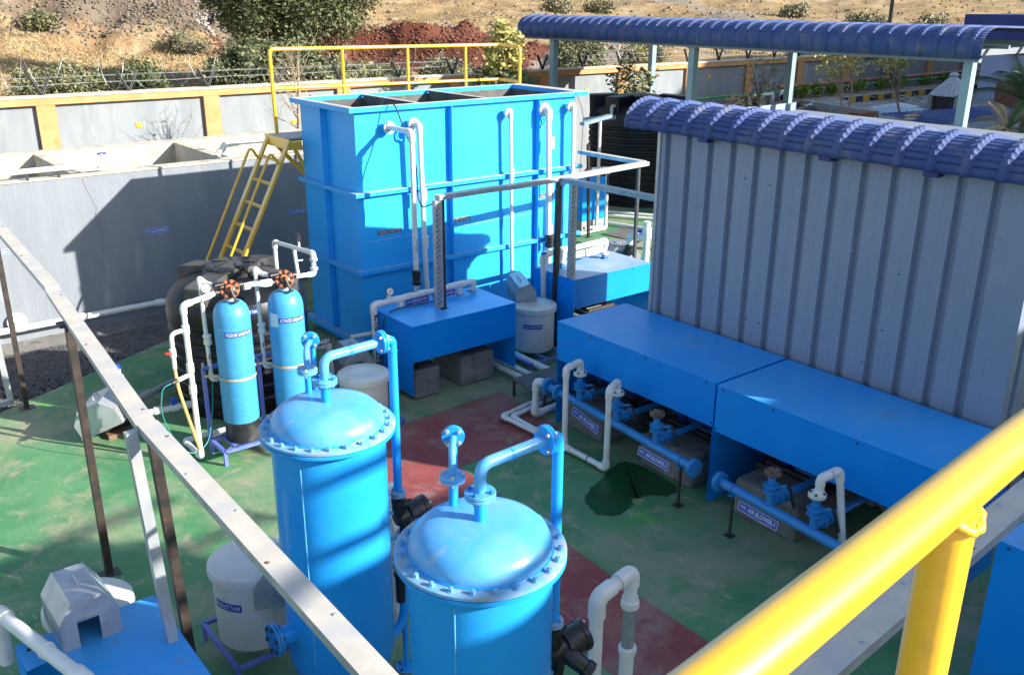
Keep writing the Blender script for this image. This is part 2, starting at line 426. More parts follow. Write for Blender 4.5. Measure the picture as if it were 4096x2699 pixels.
_hex = {}
def hexmesh(r, h, mat):
    key = (round(r, 4), round(h, 4), mat)
    if key not in _hex:
        b = MB(); b.cyl((0, 0, -.001), (0, 0, h), r, 6); b.cyl((0, 0, h-.0005), (0, 0, h*1.25), r*.55, 8)
        b.cyl((0, 0, -.001), (0, 0, h*.15), r*1.35, 10)
        me = b.mesh('bolt', smooth=0); me.materials.append(MATS[mat]); _hex[key] = me
    return _hex[key]
def bolt(parent, p, n, r=.012, h=.014, mat='galv', name='bolt'):
    o = bpy.data.objects.new(name, hexmesh(r, h, mat)); COL.objects.link(o); o.parent = parent
    o.location = V(p)-ORG[parent.name]
    o.rotation_euler = V(n).to_track_quat('Z', 'Y').to_euler()
    ORG[o.name] = ORG[parent.name]
    return o
def screw(parent, p, n, r=.008): return bolt(parent, p, n, r, .006, 'dark_steel', 'screw')
def flange(parent, p, n, R, th=.02, mat='pipe_blue', nb=4, bmat='galv', two=True, br=.011, hub=None, seg=28, ph=.4):
    p = V(p); n = V(n).normalized(); b = MB()
    b.lathe(p-n*th, [(R*.98, 0), (R, .003), (R, th-.003), (R*.985, th)], seg, n)
    if two: b.lathe(p+n*.003, [(R*.985, 0), (R, .003), (R, th-.003), (R*.98, th)], seg, n)
    if hub: b.lathe(p, [(hub*1.25, 0), (hub*1.2, th*1.8), (hub, th*2.4)], seg, n)
    o = b.build('flange', mat, parent, 40)
    u, w = frame(n); top = p+n*(th+.003 if two else 0)
    for i in range(nb):
        t = 2*PI*i/nb+ph
        bolt(o, top+(u*math.cos(t)+w*math.sin(t))*R*.76, n, br, .012, bmat)
        if two and nb <= 6 and R > .05: bolt(o, p-n*th+(u*math.cos(t)+w*math.sin(t))*R*.76, -n, br, .012, bmat, 'nut')
    return o

# ---- lettering: text meshes wrapped on a plane or a cylinder
_txt = {}
def text2d(body):
    if body not in _txt:
        cu = bpy.data.curves.new('t', 'FONT'); cu.body = body; cu.align_x = 'CENTER'; cu.align_y = 'CENTER'; cu.resolution_u = 2
        ob = bpy.data.objects.new('t', cu); me = ob.to_mesh()
        vs = [v.co.copy() for v in me.vertices]; fs = [list(p.vertices) for p in me.polygons]
        ob.to_mesh_clear(); bpy.data.objects.remove(ob); bpy.data.curves.remove(cu)
        xs = [v.x for v in vs]; ys = [v.y for v in vs]
        cx, cy = (min(xs)+max(xs))/2, (min(ys)+max(ys))/2
        _txt[body] = ([(v.x-cx, v.y-cy) for v in vs], fs, max(xs)-min(xs), max(ys)-min(ys))
    return _txt[body]
def lettering(parent, body, fn, w, h, mat='letter_white', name='lettering', x0=0.0):
    vs, fs, tw, th = text2d(body); sx = w/tw; sy = h/th
    return MB().add([fn(x0+x*sx, y*sy, .0012) for x, y in vs], fs).build(name, mat, parent, 0)
def plane_fn(c, u, v):
    c = V(c); u = V(u).normalized(); v = V(v).normalized(); n = u.cross(v)
    return lambda x, y, d: c+u*x+v*y+n*d
def cyl_fn(c, R, ang):
    "c axis point at the label's height, ang azimuth of the label's middle"
    c = V(c)
    def f(x, y, d):
        t = ang + x/R
        return c+Vector((math.cos(t)*(R+d), math.sin(t)*(R+d), y))
    return f
def plate(parent, fn, w, h, mat, name='label_plate', th=.0, n=14):
    vs = []; fs = []
    for i in range(n+1):
        for y in (-h/2, h/2): vs.append(fn(-w/2+w*i/n, y, .0005+th))
    for i in range(n): fs.append([2*i, 2*i+2, 2*i+3, 2*i+1])
    return MB().add(vs, fs).build(name, mat, parent, 0)
def sign(name, label, c, u, v, w, h, body, bg='sign_blue', logo=True, border=True, group=None):
    "a thin rectangular name plate with its words"
    u = V(u).normalized(); v = V(v).normalized(); n = u.cross(v); c = V(c)
    t = T(name, label, 'sign', c, group)
    MB().obox(c-n*.003, u*w/2, v*h/2, n*.003).build('plate', bg, t, 0)
    fn = plane_fn(c, u, v)
    if border:
        b = MB(); e = h*.035
        for s_ in (-1, 1):
            b.obox(c+v*s_*(h/2-e*1.6)+n*.0006, u*(w/2-e), v*e*.5, n*.0006)
            b.obox(c+u*s_*(w/2-e*1.6)+n*.0006, u*e*.5, v*(h/2-e*2.2), n*.0006)
        b.build('border', 'letter_white' if bg != 'paper_white' else 'letter_blue', t, 0)
    lw = w*.2 if logo else 0
    lettering(t, body, fn, (w-lw)*.84, h*.42, 'letter_white' if bg != 'paper_white' else 'letter_blue', x0=lw/2*.9)
    if logo:
        lf = lambda x, y, d: fn(x+y*.35, y, d)
        lettering(t, 'WTE', lf, lw*.62, h*.26, 'letter_white', 'logo', x0=-w/2+lw*.62)
    return t

# ------------------------------------------------------------------ leaves
RNG = np.random.default_rng(7)
def leaf_mesh(name, cents, size, mat, parent=None, aspect=2.0, droop=0.25, smooth=0):
    "one small leaf face per centre, random orientation"
    n = len(cents); cents = np.asarray(cents, float)
    a = RNG.normal(size=(n, 3)); a /= np.linalg.norm(a, axis=1)[:, None]
    a[:, 2] = a[:, 2]*.6 - droop; a /= np.linalg.norm(a, axis=1)[:, None]
    c = RNG.normal(size=(n, 3)); b = np.cross(a, c); b /= np.linalg.norm(b, axis=1)[:, None]
    s = size*RNG.uniform(.6, 1.35, n)[:, None]
    L = a*s*aspect*.5; Wd = b*s*.5
    nn = np.cross(a, b)*s*.15
    v = np.stack([cents-L, cents+Wd*.9-L*.1+nn, cents+L, cents-Wd*.9-L*.1+nn], 1).reshape(-1, 3)
    off = np.array(ORG[parent.name]) if parent else np.zeros(3)
    v -= off
    me = bpy.data.meshes.new(name)
    me.vertices.add(4*n); me.vertices.foreach_set('co', v.ravel())
    me.loops.add(4*n); me.loops.foreach_set('vertex_index', np.arange(4*n, dtype=np.int32))
    me.polygons.add(n); me.polygons.foreach_set('loop_start', np.arange(0, 4*n, 4, dtype=np.int32))
    me.update(calc_edges=True); me.validate()
    me.materials.append(MATS[mat])
    o = bpy.data.objects.new(name, me); COL.objects.link(o)
    if parent: o.parent = parent; ORG[o.name] = ORG[parent.name]
    return o
def clumps(c, R, ncl, per, spread):
    "points gathered in clumps inside an ellipsoid"
    c = np.array(c, float); R = np.array(R, float)
    d = RNG.normal(size=(ncl, 3)); d /= np.linalg.norm(d, axis=1)[:, None]
    rad = RNG.uniform(.25, 1, ncl)**.45
    cc = c+d*rad[:, None]*R
    p = cc[:, None, :]+RNG.normal(size=(ncl, per, 3))*spread
    return p.reshape(-1, 3)
def tree(name, label, base, height, crown_c, crown_R, ncl, per, spread, leaf, mat, group=None, r=.08, nbranch=7, bark='bark', cat='tree', aspect=2.0, seed=1, leaves=True, crown_name='crown'):
    rnd = random.Random(seed); base = V(base)
    t = T(name, label, cat, base, group)
    cc = V(crown_c)
    fork = base+(cc-base)*.45+Vector((rnd.uniform(-.1, .1), rnd.uniform(-.1, .1), 0))*height*.2
    MB().tube([base, base+(fork-base)*.5+Vector((rnd.uniform(-1, 1), rnd.uniform(-1, 1), 0))*r, fork], [r, r*.8, r*.65], 8).build('trunk', bark, t, 60)
    b = MB()
    for i in range(nbranch):
        d = Vector((rnd.uniform(-1, 1)*crown_R[0], rnd.uniform(-1, 1)*crown_R[1], rnd.uniform(-.35, 1)*crown_R[2]))*.85
        st = base+(fork-base)*rnd.uniform(.55, 1)
        e = cc+d; mid = st*.5+e*.5+Vector((0, 0, height*.04))
        b.tube([st, mid, e], [r*.5, r*.3, r*.08], 6)
        for k in range(3):
            s2 = mid+(e-mid)*rnd.uniform(0, .7); e2 = s2+Vector((rnd.uniform(-1, 1), rnd.uniform(-1, 1), rnd.uniform(-.2, 1)))*crown_R[2]*.4
            b.tube([s2, e2], [r*.16, r*.05], 5)
    b.build('limb', bark, t, 60)
    if leaves:
        leaf_mesh(crown_name, clumps(crown_c, crown_R, ncl, per, spread), leaf, mat, t, aspect)
    return t

# ================================================================== SETTING
def sheet(name, poly, z, mat, th=.3):
    o = MB().prism([(x, y, z-th) for x, y in poly], (0, 0, th)).build(name, mat, None, 0)
    return struct(o)
# ground disc to the horizon, then the terraces of the works
g = MB(); g.lathe((0, 0, -.62), [(.01, 0), (40, 0), (200, -.05), (1500, -1)], 64)
struct(g.build('ground', 'soil', None, 30))
sheet('plant_floor', [(-9, -9), (20.4, -9), (20.4, 16.0), (10.2, 16.0), (7.0, 14.0), (1.75, 11.22), (-9, 5.6)], 0, 'green_floor')
sheet('red_path', [(3.86, -2), (4.62, -2), (4.66, 4.2), (4.80, 6.84), (6.19, 6.90), (6.29, 8.10), (4.96, 8.05), (3.86, 7.9)], .004, 'red_floor', .003)
gb = MB(); gb.prism([(-9, 5.2, -.05), (1.75, 11.25, -.05), (7.0, 14.0, -.05), (7.0, 14.3, -.25), (-9, 14.3, -.25)], (0, 0, -.3))
struct(gb.build('gravel_bed', 'gravel_bed', None, 0))
# loose pebbles on the gravel bed
def pebbles(name, pts, s0, s1, mat, label=None, flat=.7):
    n = len(pts); base = np.array([[1, 0, 0], [-1, 0, 0], [0, 1, 0], [0, -1, 0], [0, 0, flat], [0, 0, -flat]], float)
    tri = np.array([[0, 2, 4], [2, 1, 4], [1, 3, 4], [3, 0, 4], [2, 0, 5], [1, 2, 5], [3, 1, 5], [0, 3, 5]])
    s = RNG.uniform(s0, s1, n); an = RNG.uniform(0, 2*PI, n)
    jit = RNG.uniform(.65, 1.35, (n, 6, 1))
    p = base[None]*jit*s[:, None, None]
    ca, sa = np.cos(an)[:, None], np.sin(an)[:, None]
    x = p[:, :, 0]*ca-p[:, :, 1]*sa; y = p[:, :, 0]*sa+p[:, :, 1]*ca
    q = np.stack([x, y, p[:, :, 2]+x*RNG.uniform(-.3, .3, (n, 1))], 2)+np.asarray(pts)[:, None, :]
    f = (tri[None]+np.arange(n)[:, None, None]*6).reshape(-1, 3)
    me = bpy.data.meshes.new(name)
    me.vertices.add(6*n); me.vertices.foreach_set('co', q.ravel())
    me.loops.add(3*len(f)); me.loops.foreach_set('vertex_index', f.ravel().astype(np.int32))
    me.polygons.add(len(f)); me.polygons.foreach_set('loop_start', np.arange(0, 3*len(f), 3, dtype=np.int32))
    me.update(calc_edges=True); me.validate(); me.materials.append(MATS[mat])
    o = bpy.data.objects.new(name, me); COL.objects.link(o)
    return o
n = 26000
px = RNG.uniform(.2, 6.6, n); t = RNG.uniform(0, 1, n)**.8
y0 = 11.25+(px-1.75)*.524; py = y0+(13.5-y0)*t; ok = y0 < 13.45
pz = -.05-.2*(py-y0)/np.maximum(14.2-y0, .2)
stuff(pebbles('gravel', np.stack([px, py, pz+.004], 1)[ok], .012, .034, 'pebble'), 'dark loose gravel spread along the foot of the sludge bed wall', 'gravel')
# wet stain by the air blowers
pud = [(5.342, 5.611), (5.50, 5.70), (5.696, 5.773), (5.88, 5.86), (6.07, 5.923), (6.18, 5.92), (6.24, 5.80), (6.24, 5.5), (6.22, 5.25), (6.12, 5.17), (6.009, 5.171), (5.93, 5.25), (5.859, 5.288), (5.76, 5.30), (5.697, 5.334), (5.62, 5.25), (5.517, 5.222), (5.42, 5.20), (5.329, 5.238), (5.25, 5.32), (5.276, 5.44)]
pr_ = [Vector((x, y, .005)) for x, y in pud]; pc = []
rp = random.Random(4)
for i in range(len(pr_)):
    a, b_ = pr_[i], pr_[(i+1) % len(pr_)]
    for k in range(6):
        q = a.lerp(b_, k/6); pc.append((q.x+rp.uniform(-.014, .014), q.y+rp.uniform(-.014, .014), .005))
o = MB().prism(pc, (0, 0, .0015)).build('wet_patch', 'wet', None, 0)
o['kind'] = 'stuff'; o['label'] = 'dark wet stain on the green floor in front of the air blower pipes'; o['category'] = 'puddle'

# ---- hillside
PROF = {
 20: [(20, .9), (40, 1.6), (60, 2.6), (100, 4.0), (160, 6), (300, 15), (1200, 70)],
 46: [(20, .9), (40, 1.3), (52, 1.9), (75, 3.0), (112, 4.3), (160, 6.2), (300, 15), (1200, 70)],
 50: [(20, .9), (40, 1.1), (45, 1.35), (51, 2.6), (60, 2.95), (110, 4.4), (160, 6.4), (300, 15), (1200, 70)],
 56: [(20, .9), (40, 1.1), (45.5, 1.25), (48, 2.95), (56, 3.05), (105, 4.45), (160, 6.6), (300, 15), (1200, 70)],
 63: [(20, .9), (40, 1.1), (45.5, 1.3), (48.5, 2.9), (58, 3.2), (90, 5.5), (160, 12), (300, 25), (1200, 80)],
 67: [(20, .9), (36, 1.1), (46, 1.55), (49, 2.5), (55, 4.0), (75, 12), (120, 28), (300, 45), (1200, 90)],
 70: [(20, .9), (34, 1.0), (43, 1.5), (49, 2.0), (56, 5.5), (75, 16), (120, 36), (300, 60), (1200, 100)],
 75: [(20, .9), (34, 1.0), (43, 1.6), (49, 1.9), (56, 6.0), (75, 17), (120, 38), (300, 60), (1200, 100)],
 79: [(20, .9), (32, 1.0), (42, 2.0), (50, 2.9), (56, 6.0), (75, 17), (120, 38), (300, 60), (1200, 100)],
 96: [(20, .9), (32, 1.0), (42, 2.0), (50, 3.0), (56, 6.0), (75, 17), (120, 38), (300, 60), (1200, 100)]}
rs = np.concatenate([np.arange(20.4, 62, .4), 62*1.028**np.arange(0, 108)])
azs = np.arange(14, 97, .3)
keys = sorted(PROF)
prof = np.array([np.interp(rs, [a for a, _ in PROF[k]], [b_ for _, b_ in PROF[k]]) for k in keys])
Zt = np.array([[np.interp(a, keys, prof[:, j]) for j in range(len(rs))] for a in azs])
def vnoise(x, y, seed):
    r = np.random.default_rng(seed); tab = r.uniform(-1, 1, (256, 256))
    xi = np.floor(x).astype(int); yi = np.floor(y).astype(int); fx = x-xi; fy = y-yi
    fx = fx*fx*(3-2*fx); fy = fy*fy*(3-2*fy)
    g_ = lambda i, j: tab[i % 256, j % 256]
    return (g_(xi, yi)*(1-fx)+g_(xi+1, yi)*fx)*(1-fy)+(g_(xi, yi+1)*(1-fx)+g_(xi+1, yi+1)*fx)*fy
AZ, RR = np.meshgrid(np.radians(azs), rs, indexing='ij')
XX, YY = RR*np.cos(AZ), RR*np.sin(AZ)
nz = vnoise(XX/3, YY/3, 1)*.5+vnoise(XX/1.2, YY/1.2, 2)*.25+vnoise(XX/9, YY/9, 3)*.8
amp = np.clip((RR-24)/30, 0, 1)*np.interp(RR, [0, 60, 200, 1200], [.28, .45, 1.4, 4])
Zt = Zt+nz*amp
az_d = np.degrees(AZ)
inbank = (az_d > 49) & (az_d < 68.5) & (RR > 44.6) & (RR < 49.5+np.clip(az_d-64, 0, 4)*1.5)
Zt = Zt+np.where(inbank, vnoise(XX*1.6, YY*1.6, 5)*.28+vnoise(XX*.7, YY*.7, 6)*.3, 0)
rub = (az_d > 66.5) & (RR > 49.5)
Zt = Zt+np.where(rub, vnoise(XX/1.6, YY/1.6, 8)*.5+vnoise(XX*1.5, YY*1.5, 9)*.14, 0)
Zt = np.where(YY > 20.3, Zt, -.55)
def terr(x, y):
    a = math.degrees(math.atan2(y, x)); r = math.hypot(x, y)
    i = int(np.clip(round((a-azs[0])/.3), 0, len(azs)-1)); return float(np.interp(r, rs, Zt[i]))
gcol = np.array([.335, .235, .12])
Ct = np.tile(gcol, (*XX.shape, 1))
nA = vnoise(XX/2.2, YY/2.2, 11)*.5+vnoise(XX/.9, YY/.9, 12)*.3+vnoise(XX/7, YY/7, 13)*.5
Ct = np.where((nA > .12)[..., None], np.array([.38, .285, .165]), Ct)
Ct = np.where((nA > .42)[..., None], np.array([.28, .18, .095]), Ct)
Ct = np.where((nA < -.42)[..., None], np.array([.26, .185, .09]), Ct)
nB = vnoise(XX/2.5, YY/2.5, 21)*.6+vnoise(XX/.8, YY/.8, 22)*.4
redm = inbank | ((az_d > 50) & (az_d < 69) & (RR > 36) & (RR < 45) & (nB > .25))
red = np.where((nB > .1)[..., None], np.array([.155, .060, .036]), np.array([.098, .034, .021]))
Ct = np.where(redm[..., None], red, Ct)
rubm = rub & ((RR > 51.5) | (nB > 0)) & ((az_d > 69) | (nB > -.1))
rubc = np.where((nB > .15)[..., None], np.array([.18, .142, .105]), np.array([.15, .112, .078]))
rubc = np.where((nB < -.35)[..., None], np.array([.20, .14, .082]), rubc)
Ct = np.where(rubm[..., None], rubc, Ct)
def near_line(pts, wdt):
    best = np.full(XX.shape, 1e9)
    P_ = [(r*math.cos(math.radians(a)), r*math.sin(math.radians(a))) for a, r in pts]
    for (x1, y1), (x2, y2) in zip(P_, P_[1:]):
        dx, dy = x2-x1, y2-y1; tt = np.clip(((XX-x1)*dx+(YY-y1)*dy)/(dx*dx+dy*dy), 0, 1)
        best = np.minimum(best, np.hypot(XX-x1-tt*dx, YY-y1-tt*dy))
    return best < wdt
road = near_line([(62, 41), (55, 42), (50, 42.5), (47, 48), (44, 58), (41, 66), (38.5, 76), (41.5, 98), (44.5, 125)], 1.9)
Ct = np.where(road[..., None], np.where((nB > .1)[..., None], np.array([.30, .25, .20]), np.array([.26, .215, .17])), Ct)
me = bpy.data.meshes.new('hillside')
na, nr = XX.shape
idx = np.arange(na*nr).reshape(na, nr)
quads = np.stack([idx[:-1, :-1], idx[:-1, 1:], idx[1:, 1:], idx[1:, :-1]], -1).reshape(-1, 4)[:, ::-1]
me.vertices.add(na*nr); me.vertices.foreach_set('co', np.stack([XX, YY, Zt], -1).ravel())
me.loops.add(4*len(quads)); me.loops.foreach_set('vertex_index', quads.ravel().astype(np.int32))
me.polygons.add(len(quads)); me.polygons.foreach_set('loop_start', np.arange(0, 4*len(quads), 4, dtype=np.int32))
me.update(calc_edges=True); me.validate()
ca = me.color_attributes.new('ground', 'FLOAT_COLOR', 'POINT')
ca.data.foreach_set('color', np.concatenate([Ct.reshape(-1, 3), np.ones((na*nr, 1))], 1).ravel())
me.shade_smooth(); me.materials.append(MATS['hillside_soil'])
hill = bpy.data.objects.new('hillside', me); COL.objects.link(hill); struct(hill)

def on_hill(n, a0, a1, r0, r1, dz=0, pw=1.0, mask=None):
    a = RNG.uniform(a0, a1, n*2); r = r0+(r1-r0)*RNG.uniform(0, 1, n*2)**pw
    x, y = r*np.cos(np.radians(a)), r*np.sin(np.radians(a))
    k = y > 21
    if mask is not None: k &= mask(a, r, x, y)
    x, y = x[k][:n], y[k][:n]
    return np.array([[p, q, terr(p, q)+dz] for p, q in zip(x, y)])
stuff(pebbles('rubble', on_hill(14000, 68.5, 83, 50, 92, .02, 1.1), .03, .13, 'stone'), 'grey brown rubble tipped down the bank at the left', 'rubble')
stuff(pebbles('pale_rubble', on_hill(1300, 67.6, 69.4, 50, 80, .04, .8), .05, .18, 'stone_white'), 'pale broken stones heaped in a strip on the rubble bank', 'rubble')
stuff(pebbles('red_clods', on_hill(3500, 50, 69, 43.5, 50, .01), .03, .13, 'stone_red'), 'red earth clods fallen from the cut bank', 'earth')
stuff(pebbles('hill_stones', on_hill(1500, 24, 60, 50, 160, .02, 1.6), .06, .26, 'stone'), 'brown stones scattered over the dry grass hill', 'stones')
gp = np.concatenate([on_hill(16000, 66, 84, 22, 50, .05), on_hill(12000, 22, 66, 22, 43, .05), on_hill(9000, 22, 63, 50, 95, .04, 1.3)])
gp = np.repeat(gp, 2, 0)+RNG.normal(size=(len(gp)*2, 3))*np.array([.12, .12, .03])
stuff(leaf_mesh('dry_grass', gp, .035, 'grass_dry', None, 7.0, -.7), 'dry straw coloured grass covering the slope behind the wall', 'grass')

# ---- compound wall: bays, pilasters, coping, V brackets, wire
cw = T('compound_wall', 'grey rendered boundary wall with orange pilasters and coping', 'wall', (4, 20, 0))
wx = [-3.2, 1.2, 4.41, 7.69, 10.86, 14.04, 17.02, 19.98, 22.88, 25.8, 28.57, 31.4, 34.3, 37.2, 40.1, 43, 46, 49]
for a, b_ in zip(wx, wx[1:]):
    MB().box(a+.17, b_-.17, 20.05, 20.20, -.6, 2.44).build('panel', 'grey_wall', cw, 0)
for x in wx:
    MB().box(x-.17, x+.17, 19.96, 20.22, -.6, 2.44).build('pilaster', 'wall_orange', cw, 0)
for a, b_ in zip(wx, wx[1:]):
    MB().box(a+.0, b_, 19.95, 20.22, 2.44, 2.575).build('beam', 'wall_orange', cw, 0)
    MB().box(a+.0, b_, 19.93, 20.25, 2.575, 2.615).build('coping', 'coping', cw, 0)
vb = MB()
for s in (-1, 1):
    vb.bar((0, 0, 0), (s*.20, 0, .38), .055, .010, (s, 0, .5)); vb.bar((0, .022, 0), (s*.20, .022, .38), .010, .055, (s, 0, .5)); vb.bar((0, 0, 0), (s*.20, 0, .38), .05, .012, (0, 1, 0))
vb.box(-.05, .05, -.04, .04, -.005, .006)
bmesh_ = vb.mesh('bracket', smooth=0); bmesh_.materials.append(MATS['dark_steel'])
bx = []
for a, b_ in zip(wx, wx[1:]): bx += [a, (a+b_)/2]
for x in bx:
    ob = bpy.data.objects.new('bracket', bmesh_); COL.objects.link(ob); ob.parent = cw; ob.location = V(x, 20.09, 2.615)-ORG[cw.name]; ob.rotation_euler = (0, 0, .12)
for k, s in enumerate((-.17, -.1, .1, .17)):
    MB().tube([(x, 20.09+.01*math.sin(x*7+k), 2.615+abs(s)*1.89+.012*math.sin(x*2.3+k)) for x in np.arange(-3, 49, .5)], .0028, 4).build('wire', 'galv_side', cw, 0)
t = np.arange(0, 49*1.6*2*PI, 2*PI/14)
coil = [(-2+a/(2*PI*1.6)+.10*math.sin(a*.37), 20.09+.24*math.sin(a), 2.98+.30*math.cos(a)+.05*math.sin(a*.21)) for a in t]
tag(MB().tube(coil, .0030, 3, False).build('razor_wire', 'galv_side', None, 0), 'coil of thin razor wire running along the top of the boundary wall', 'razor wire')
for i, (x, z) in enumerate(((7.69-1.55, 1.93), (7.69+1.9, 1.75), (17.02+1.6, 2.0), (19.98+.7, 2.25), (22.88+1.0, 2.15))):
    tag(MB().box(x-.055, x+.055, 20.035, 20.051, z-.045, z+.045).build('marker', 'yellow_paint', None, 0),
        ['small yellow square marker on the wall bay above the sludge beds', 'small yellow square marker on the wall beside the yellow railing post', 'small yellow marker on the wall bay right of the canopy end post',
         'small yellow marker on the wall beside the leafy sapling', 'small yellow marker on the wall left of the bare sapling'][i], 'marker', 'yellow markers on the boundary wall')

# ---- sludge drying beds
sb = T('sludge_drying_bed', 'long grey concrete sludge drying beds with open tops', 'concrete beds', (3, 14, -.25))
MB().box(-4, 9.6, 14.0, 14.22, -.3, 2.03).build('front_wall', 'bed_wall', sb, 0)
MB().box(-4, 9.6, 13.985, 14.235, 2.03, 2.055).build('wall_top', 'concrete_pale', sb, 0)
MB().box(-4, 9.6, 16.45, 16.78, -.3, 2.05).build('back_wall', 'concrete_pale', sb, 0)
for x in (-.1, 3.42, 5.66, 8.4):
    MB().box(x-.08, x+.08, 14.22, 16.45, -.3, 2.04).build('cross_wall', 'concrete_pale', sb, 0)
MB().box(-4, 9.6, 14.22, 16.45, .7, .9).build('sludge', 'soil', sb, 0)
MB().prism([(-4, 13.52, -.27), (-4, 14.0, -.17), (-4, 14.0, -.4), (-4, 13.52, -.4)], (13.6, 0, 0)).build('footing', 'concrete_dark', sb, 0)
crk = random.Random(5)
for (x0_, z0_, z1_) in ((3.42, 2.0, .9), (-1.5, 2.0, 1.2)):
    b = MB(); pts = []; x = x0_
    for k in range(16):
        pts.append((x, 13.9985, z0_+(z1_-z0_)*k/15)); x += crk.uniform(-.03, .035)
    for a, c in zip(pts, pts[1:]): b.bar(a, c, .006, .004, (0, 1, 0))
    b.build('crack', 'concrete_dark', sb, 0)
for i, (x, lab) in enumerate(((6.63, 'SLUDGE DRYING BED-2'), (4.35, 'SLUDGE DRYING BED-1'), (2.17, 'SLUDGE DRYING BED-3'))):
    sign('name_plate', ['blue name plate on the bed wall just left of the blue tank', 'blue name plate on the shaded bed wall left of the yellow ladder', 'name plate on the sunlit bed wall at the left edge'][i],
         (x, 13.99, 1.12), (1, 0, 0), (0, 0, 1), .34, .085, lab, 'sign_mid')
p_ = T('bed_top_pipe', 'white pipe lying on brackets along the top of the bed wall', 'pipe', (2, 14.0, 2.1))
pipe(p_, [(-3, 13.98, 2.17), (3.82, 14.02, 2.17)], .038)
collar(p_, (3.72, 14.02, 2.17), (1, 0, 0), .05, .16)
for x in (2.0, 2.72, 3.12): MB().bar((x, 14.0, 2.05), (x, 14.0, 2.135), .05, .03, (1, 0, 0)).build('bracket', 'dark_steel', p_, 0)
MB().cyl((3.72, 14.0, 2.20), (3.72, 14.0, 2.32), .02, 8).build('valve_stem', 'pvc_white', p_)
MB().box(3.66, 3.78, 13.985, 14.015, 2.31, 2.335).build('handle', 'handle_blue', p_)
p_ = T('bed_drain_pipe', 'grey white drain pipe along the foot of the sludge bed wall', 'pipe', (2.2, 13.8, .08))
pipe(p_, [(-3, 13.82, .06), (2.27, 13.80, .07), (6.6, 13.80, .085)], .045, fittings=False)
for x in (2.27, 3.06, 4.2): collar(p_, (x, 13.80, .075), (1, 0, 0), .056, .12)
flange(p_, (2.27, 13.95, .13), (0, -1, 0), .13, .02, 'pvc_white', 4, two=True)
MB().cyl((2.27, 14, .13), (2.27, 13.80, .08), .05, 12).build('stub', 'pvc_white', p_)
p_ = T('bed_outlet_pipe', 'white outlet pipe with elbows above the bed wall beside the ladder', 'pipe', (5.6, 14, 2.2))
pipe(p_, [(7.5, 14.1, 2.30), (5.62, 14.1, 2.30), (5.45, 14.15, 2.12)], .05)

# ================================================================== BIG RECTANGULAR TANK
tk = T('settling_tank', 'tall bright blue rectangular steel tank with ribs and flanges', 'tank', (5.67, 10.2, 0))
X0, X1, Y0, Y1, ZB, ZT = 5.67, 9.25, 10.206, 11.64, .12, 3.12
MB().box(X0, X1, Y0, Y0+.006, ZB, ZT).build('front_plate', 'tank_blue', tk, 0)
MB().box(X0, X0+.006, Y0+.006, Y1, ZB, ZT).build('end_plate', 'tank_blue', tk, 0)
MB().box(X1-.006, X1, Y0+.006, Y1, ZB, ZT).build('end_plate', 'tank_blue', tk, 0)
MB().box(X0, X1, Y1, Y1+.006, ZB, ZT).build('back_plate', 'tank_blue', tk, 0)
# dark inner lining
M('tank_inside', (0.10, 0.095, 0.09), (0.06, 0.06, 0.06), 2.5, 0.7, c3=(.16, .14, .11), s3=4)
li = MB(); e = .012
li.box(X0+e, X1-e, Y0+.012, Y0+.016, .2, ZT-.01); li.box(X0+e, X1-e, Y1-.008, Y1-.004, .2, ZT-.01)
li.box(X0+.008, X0+e, Y0+.02, Y1-.01, .2, ZT-.01); li.box(X1-e, X1-.008, Y0+.02, Y1-.01, .2, ZT-.01)
li.box(X0+e, X1-e, Y0+.02, Y1-.01, 2.1, 2.14)
li.build('lining', 'tank_inside', tk, 0)
for x in (6.62, 7.70): MB().box(x-.004, x+.004, Y0+.02, Y1-.01, 2.14, ZT+.035).build('partition', 'tank_inside', tk, 0)
for x in (6.62, 7.70): MB().box(x-.03, x+.03, Y0+.02, Y1-.01, ZT+.036, ZT+.042).build('partition_cap', 'galv_dusty', tk, 0)
def rim_piece(nm, x0, x1, y0, y1, z0, z1, top='flange_dust'):
    MB().box(x0, x1, y0, y1, z0, z1).build(nm, 'tank_blue', tk, 0)
    MB().box(x0+.002, x1-.002, y0+.002, y1-.002, z1, z1+.002).build(nm+'_dust', top, tk, 0)
rim_piece('rim', 5.57, 9.46, 10.14, 10.204, 3.105, 3.165, 'galv_dusty')
rim_piece('rim', 5.57, 5.668, 10.206, 11.64, 3.105, 3.165, 'galv_dusty')
rim_piece('rim', 5.57, 9.46, 11.648, 11.74, 3.105, 3.165, 'galv_dusty')
rim_piece('rim', 9.252, 9.46, 10.206, 11.64, 3.105, 3.165, 'galv_dusty')
for z in (2.075, 1.075):
    rim_piece('belt', 5.60, 9.38, 10.13, 10.204, z, z+.05, 'galv_dusty' if z > 2 else 'flange_dust')
    rim_piece('belt', 5.60, 5.668, 10.206, 11.72, z, z+.05)
    rim_piece('belt', 9.252, 9.33, 10.206, 11.72, z, z+.05)
rim_piece('base_flange', 5.56, 9.33, 10.13, 10.204, .12, .17)
rim_piece('base_flange', 5.56, 5.668, 10.206, 11.72, .12, .17)
MB().box(5.68, 9.24, 10.22, 11.62, 0, .119).build('base_frame', 'hood_blue', tk, 0)
for x in (7.055, 8.535):
    for z0, z1 in ((2.128, 3.10), (1.128, 2.07), (.175, 1.07)):
        MB().box(x-.005, x+.005, 10.125, 10.204, z0, z1).build('rib', 'tank_blue', tk, 0)
for z0, z1 in ((2.128, 3.10), (1.128, 2.07), (.175, 1.07)):
    MB().box(5.585, 5.668, 10.93, 10.94, z0, z1).build('rib', 'tank_blue', tk, 0)
MB().tube([(X0+.0, 10.2045, 1.478), (X1, 10.2045, 1.51)], .0045, 6).build('weld', 'vessel_top', tk)
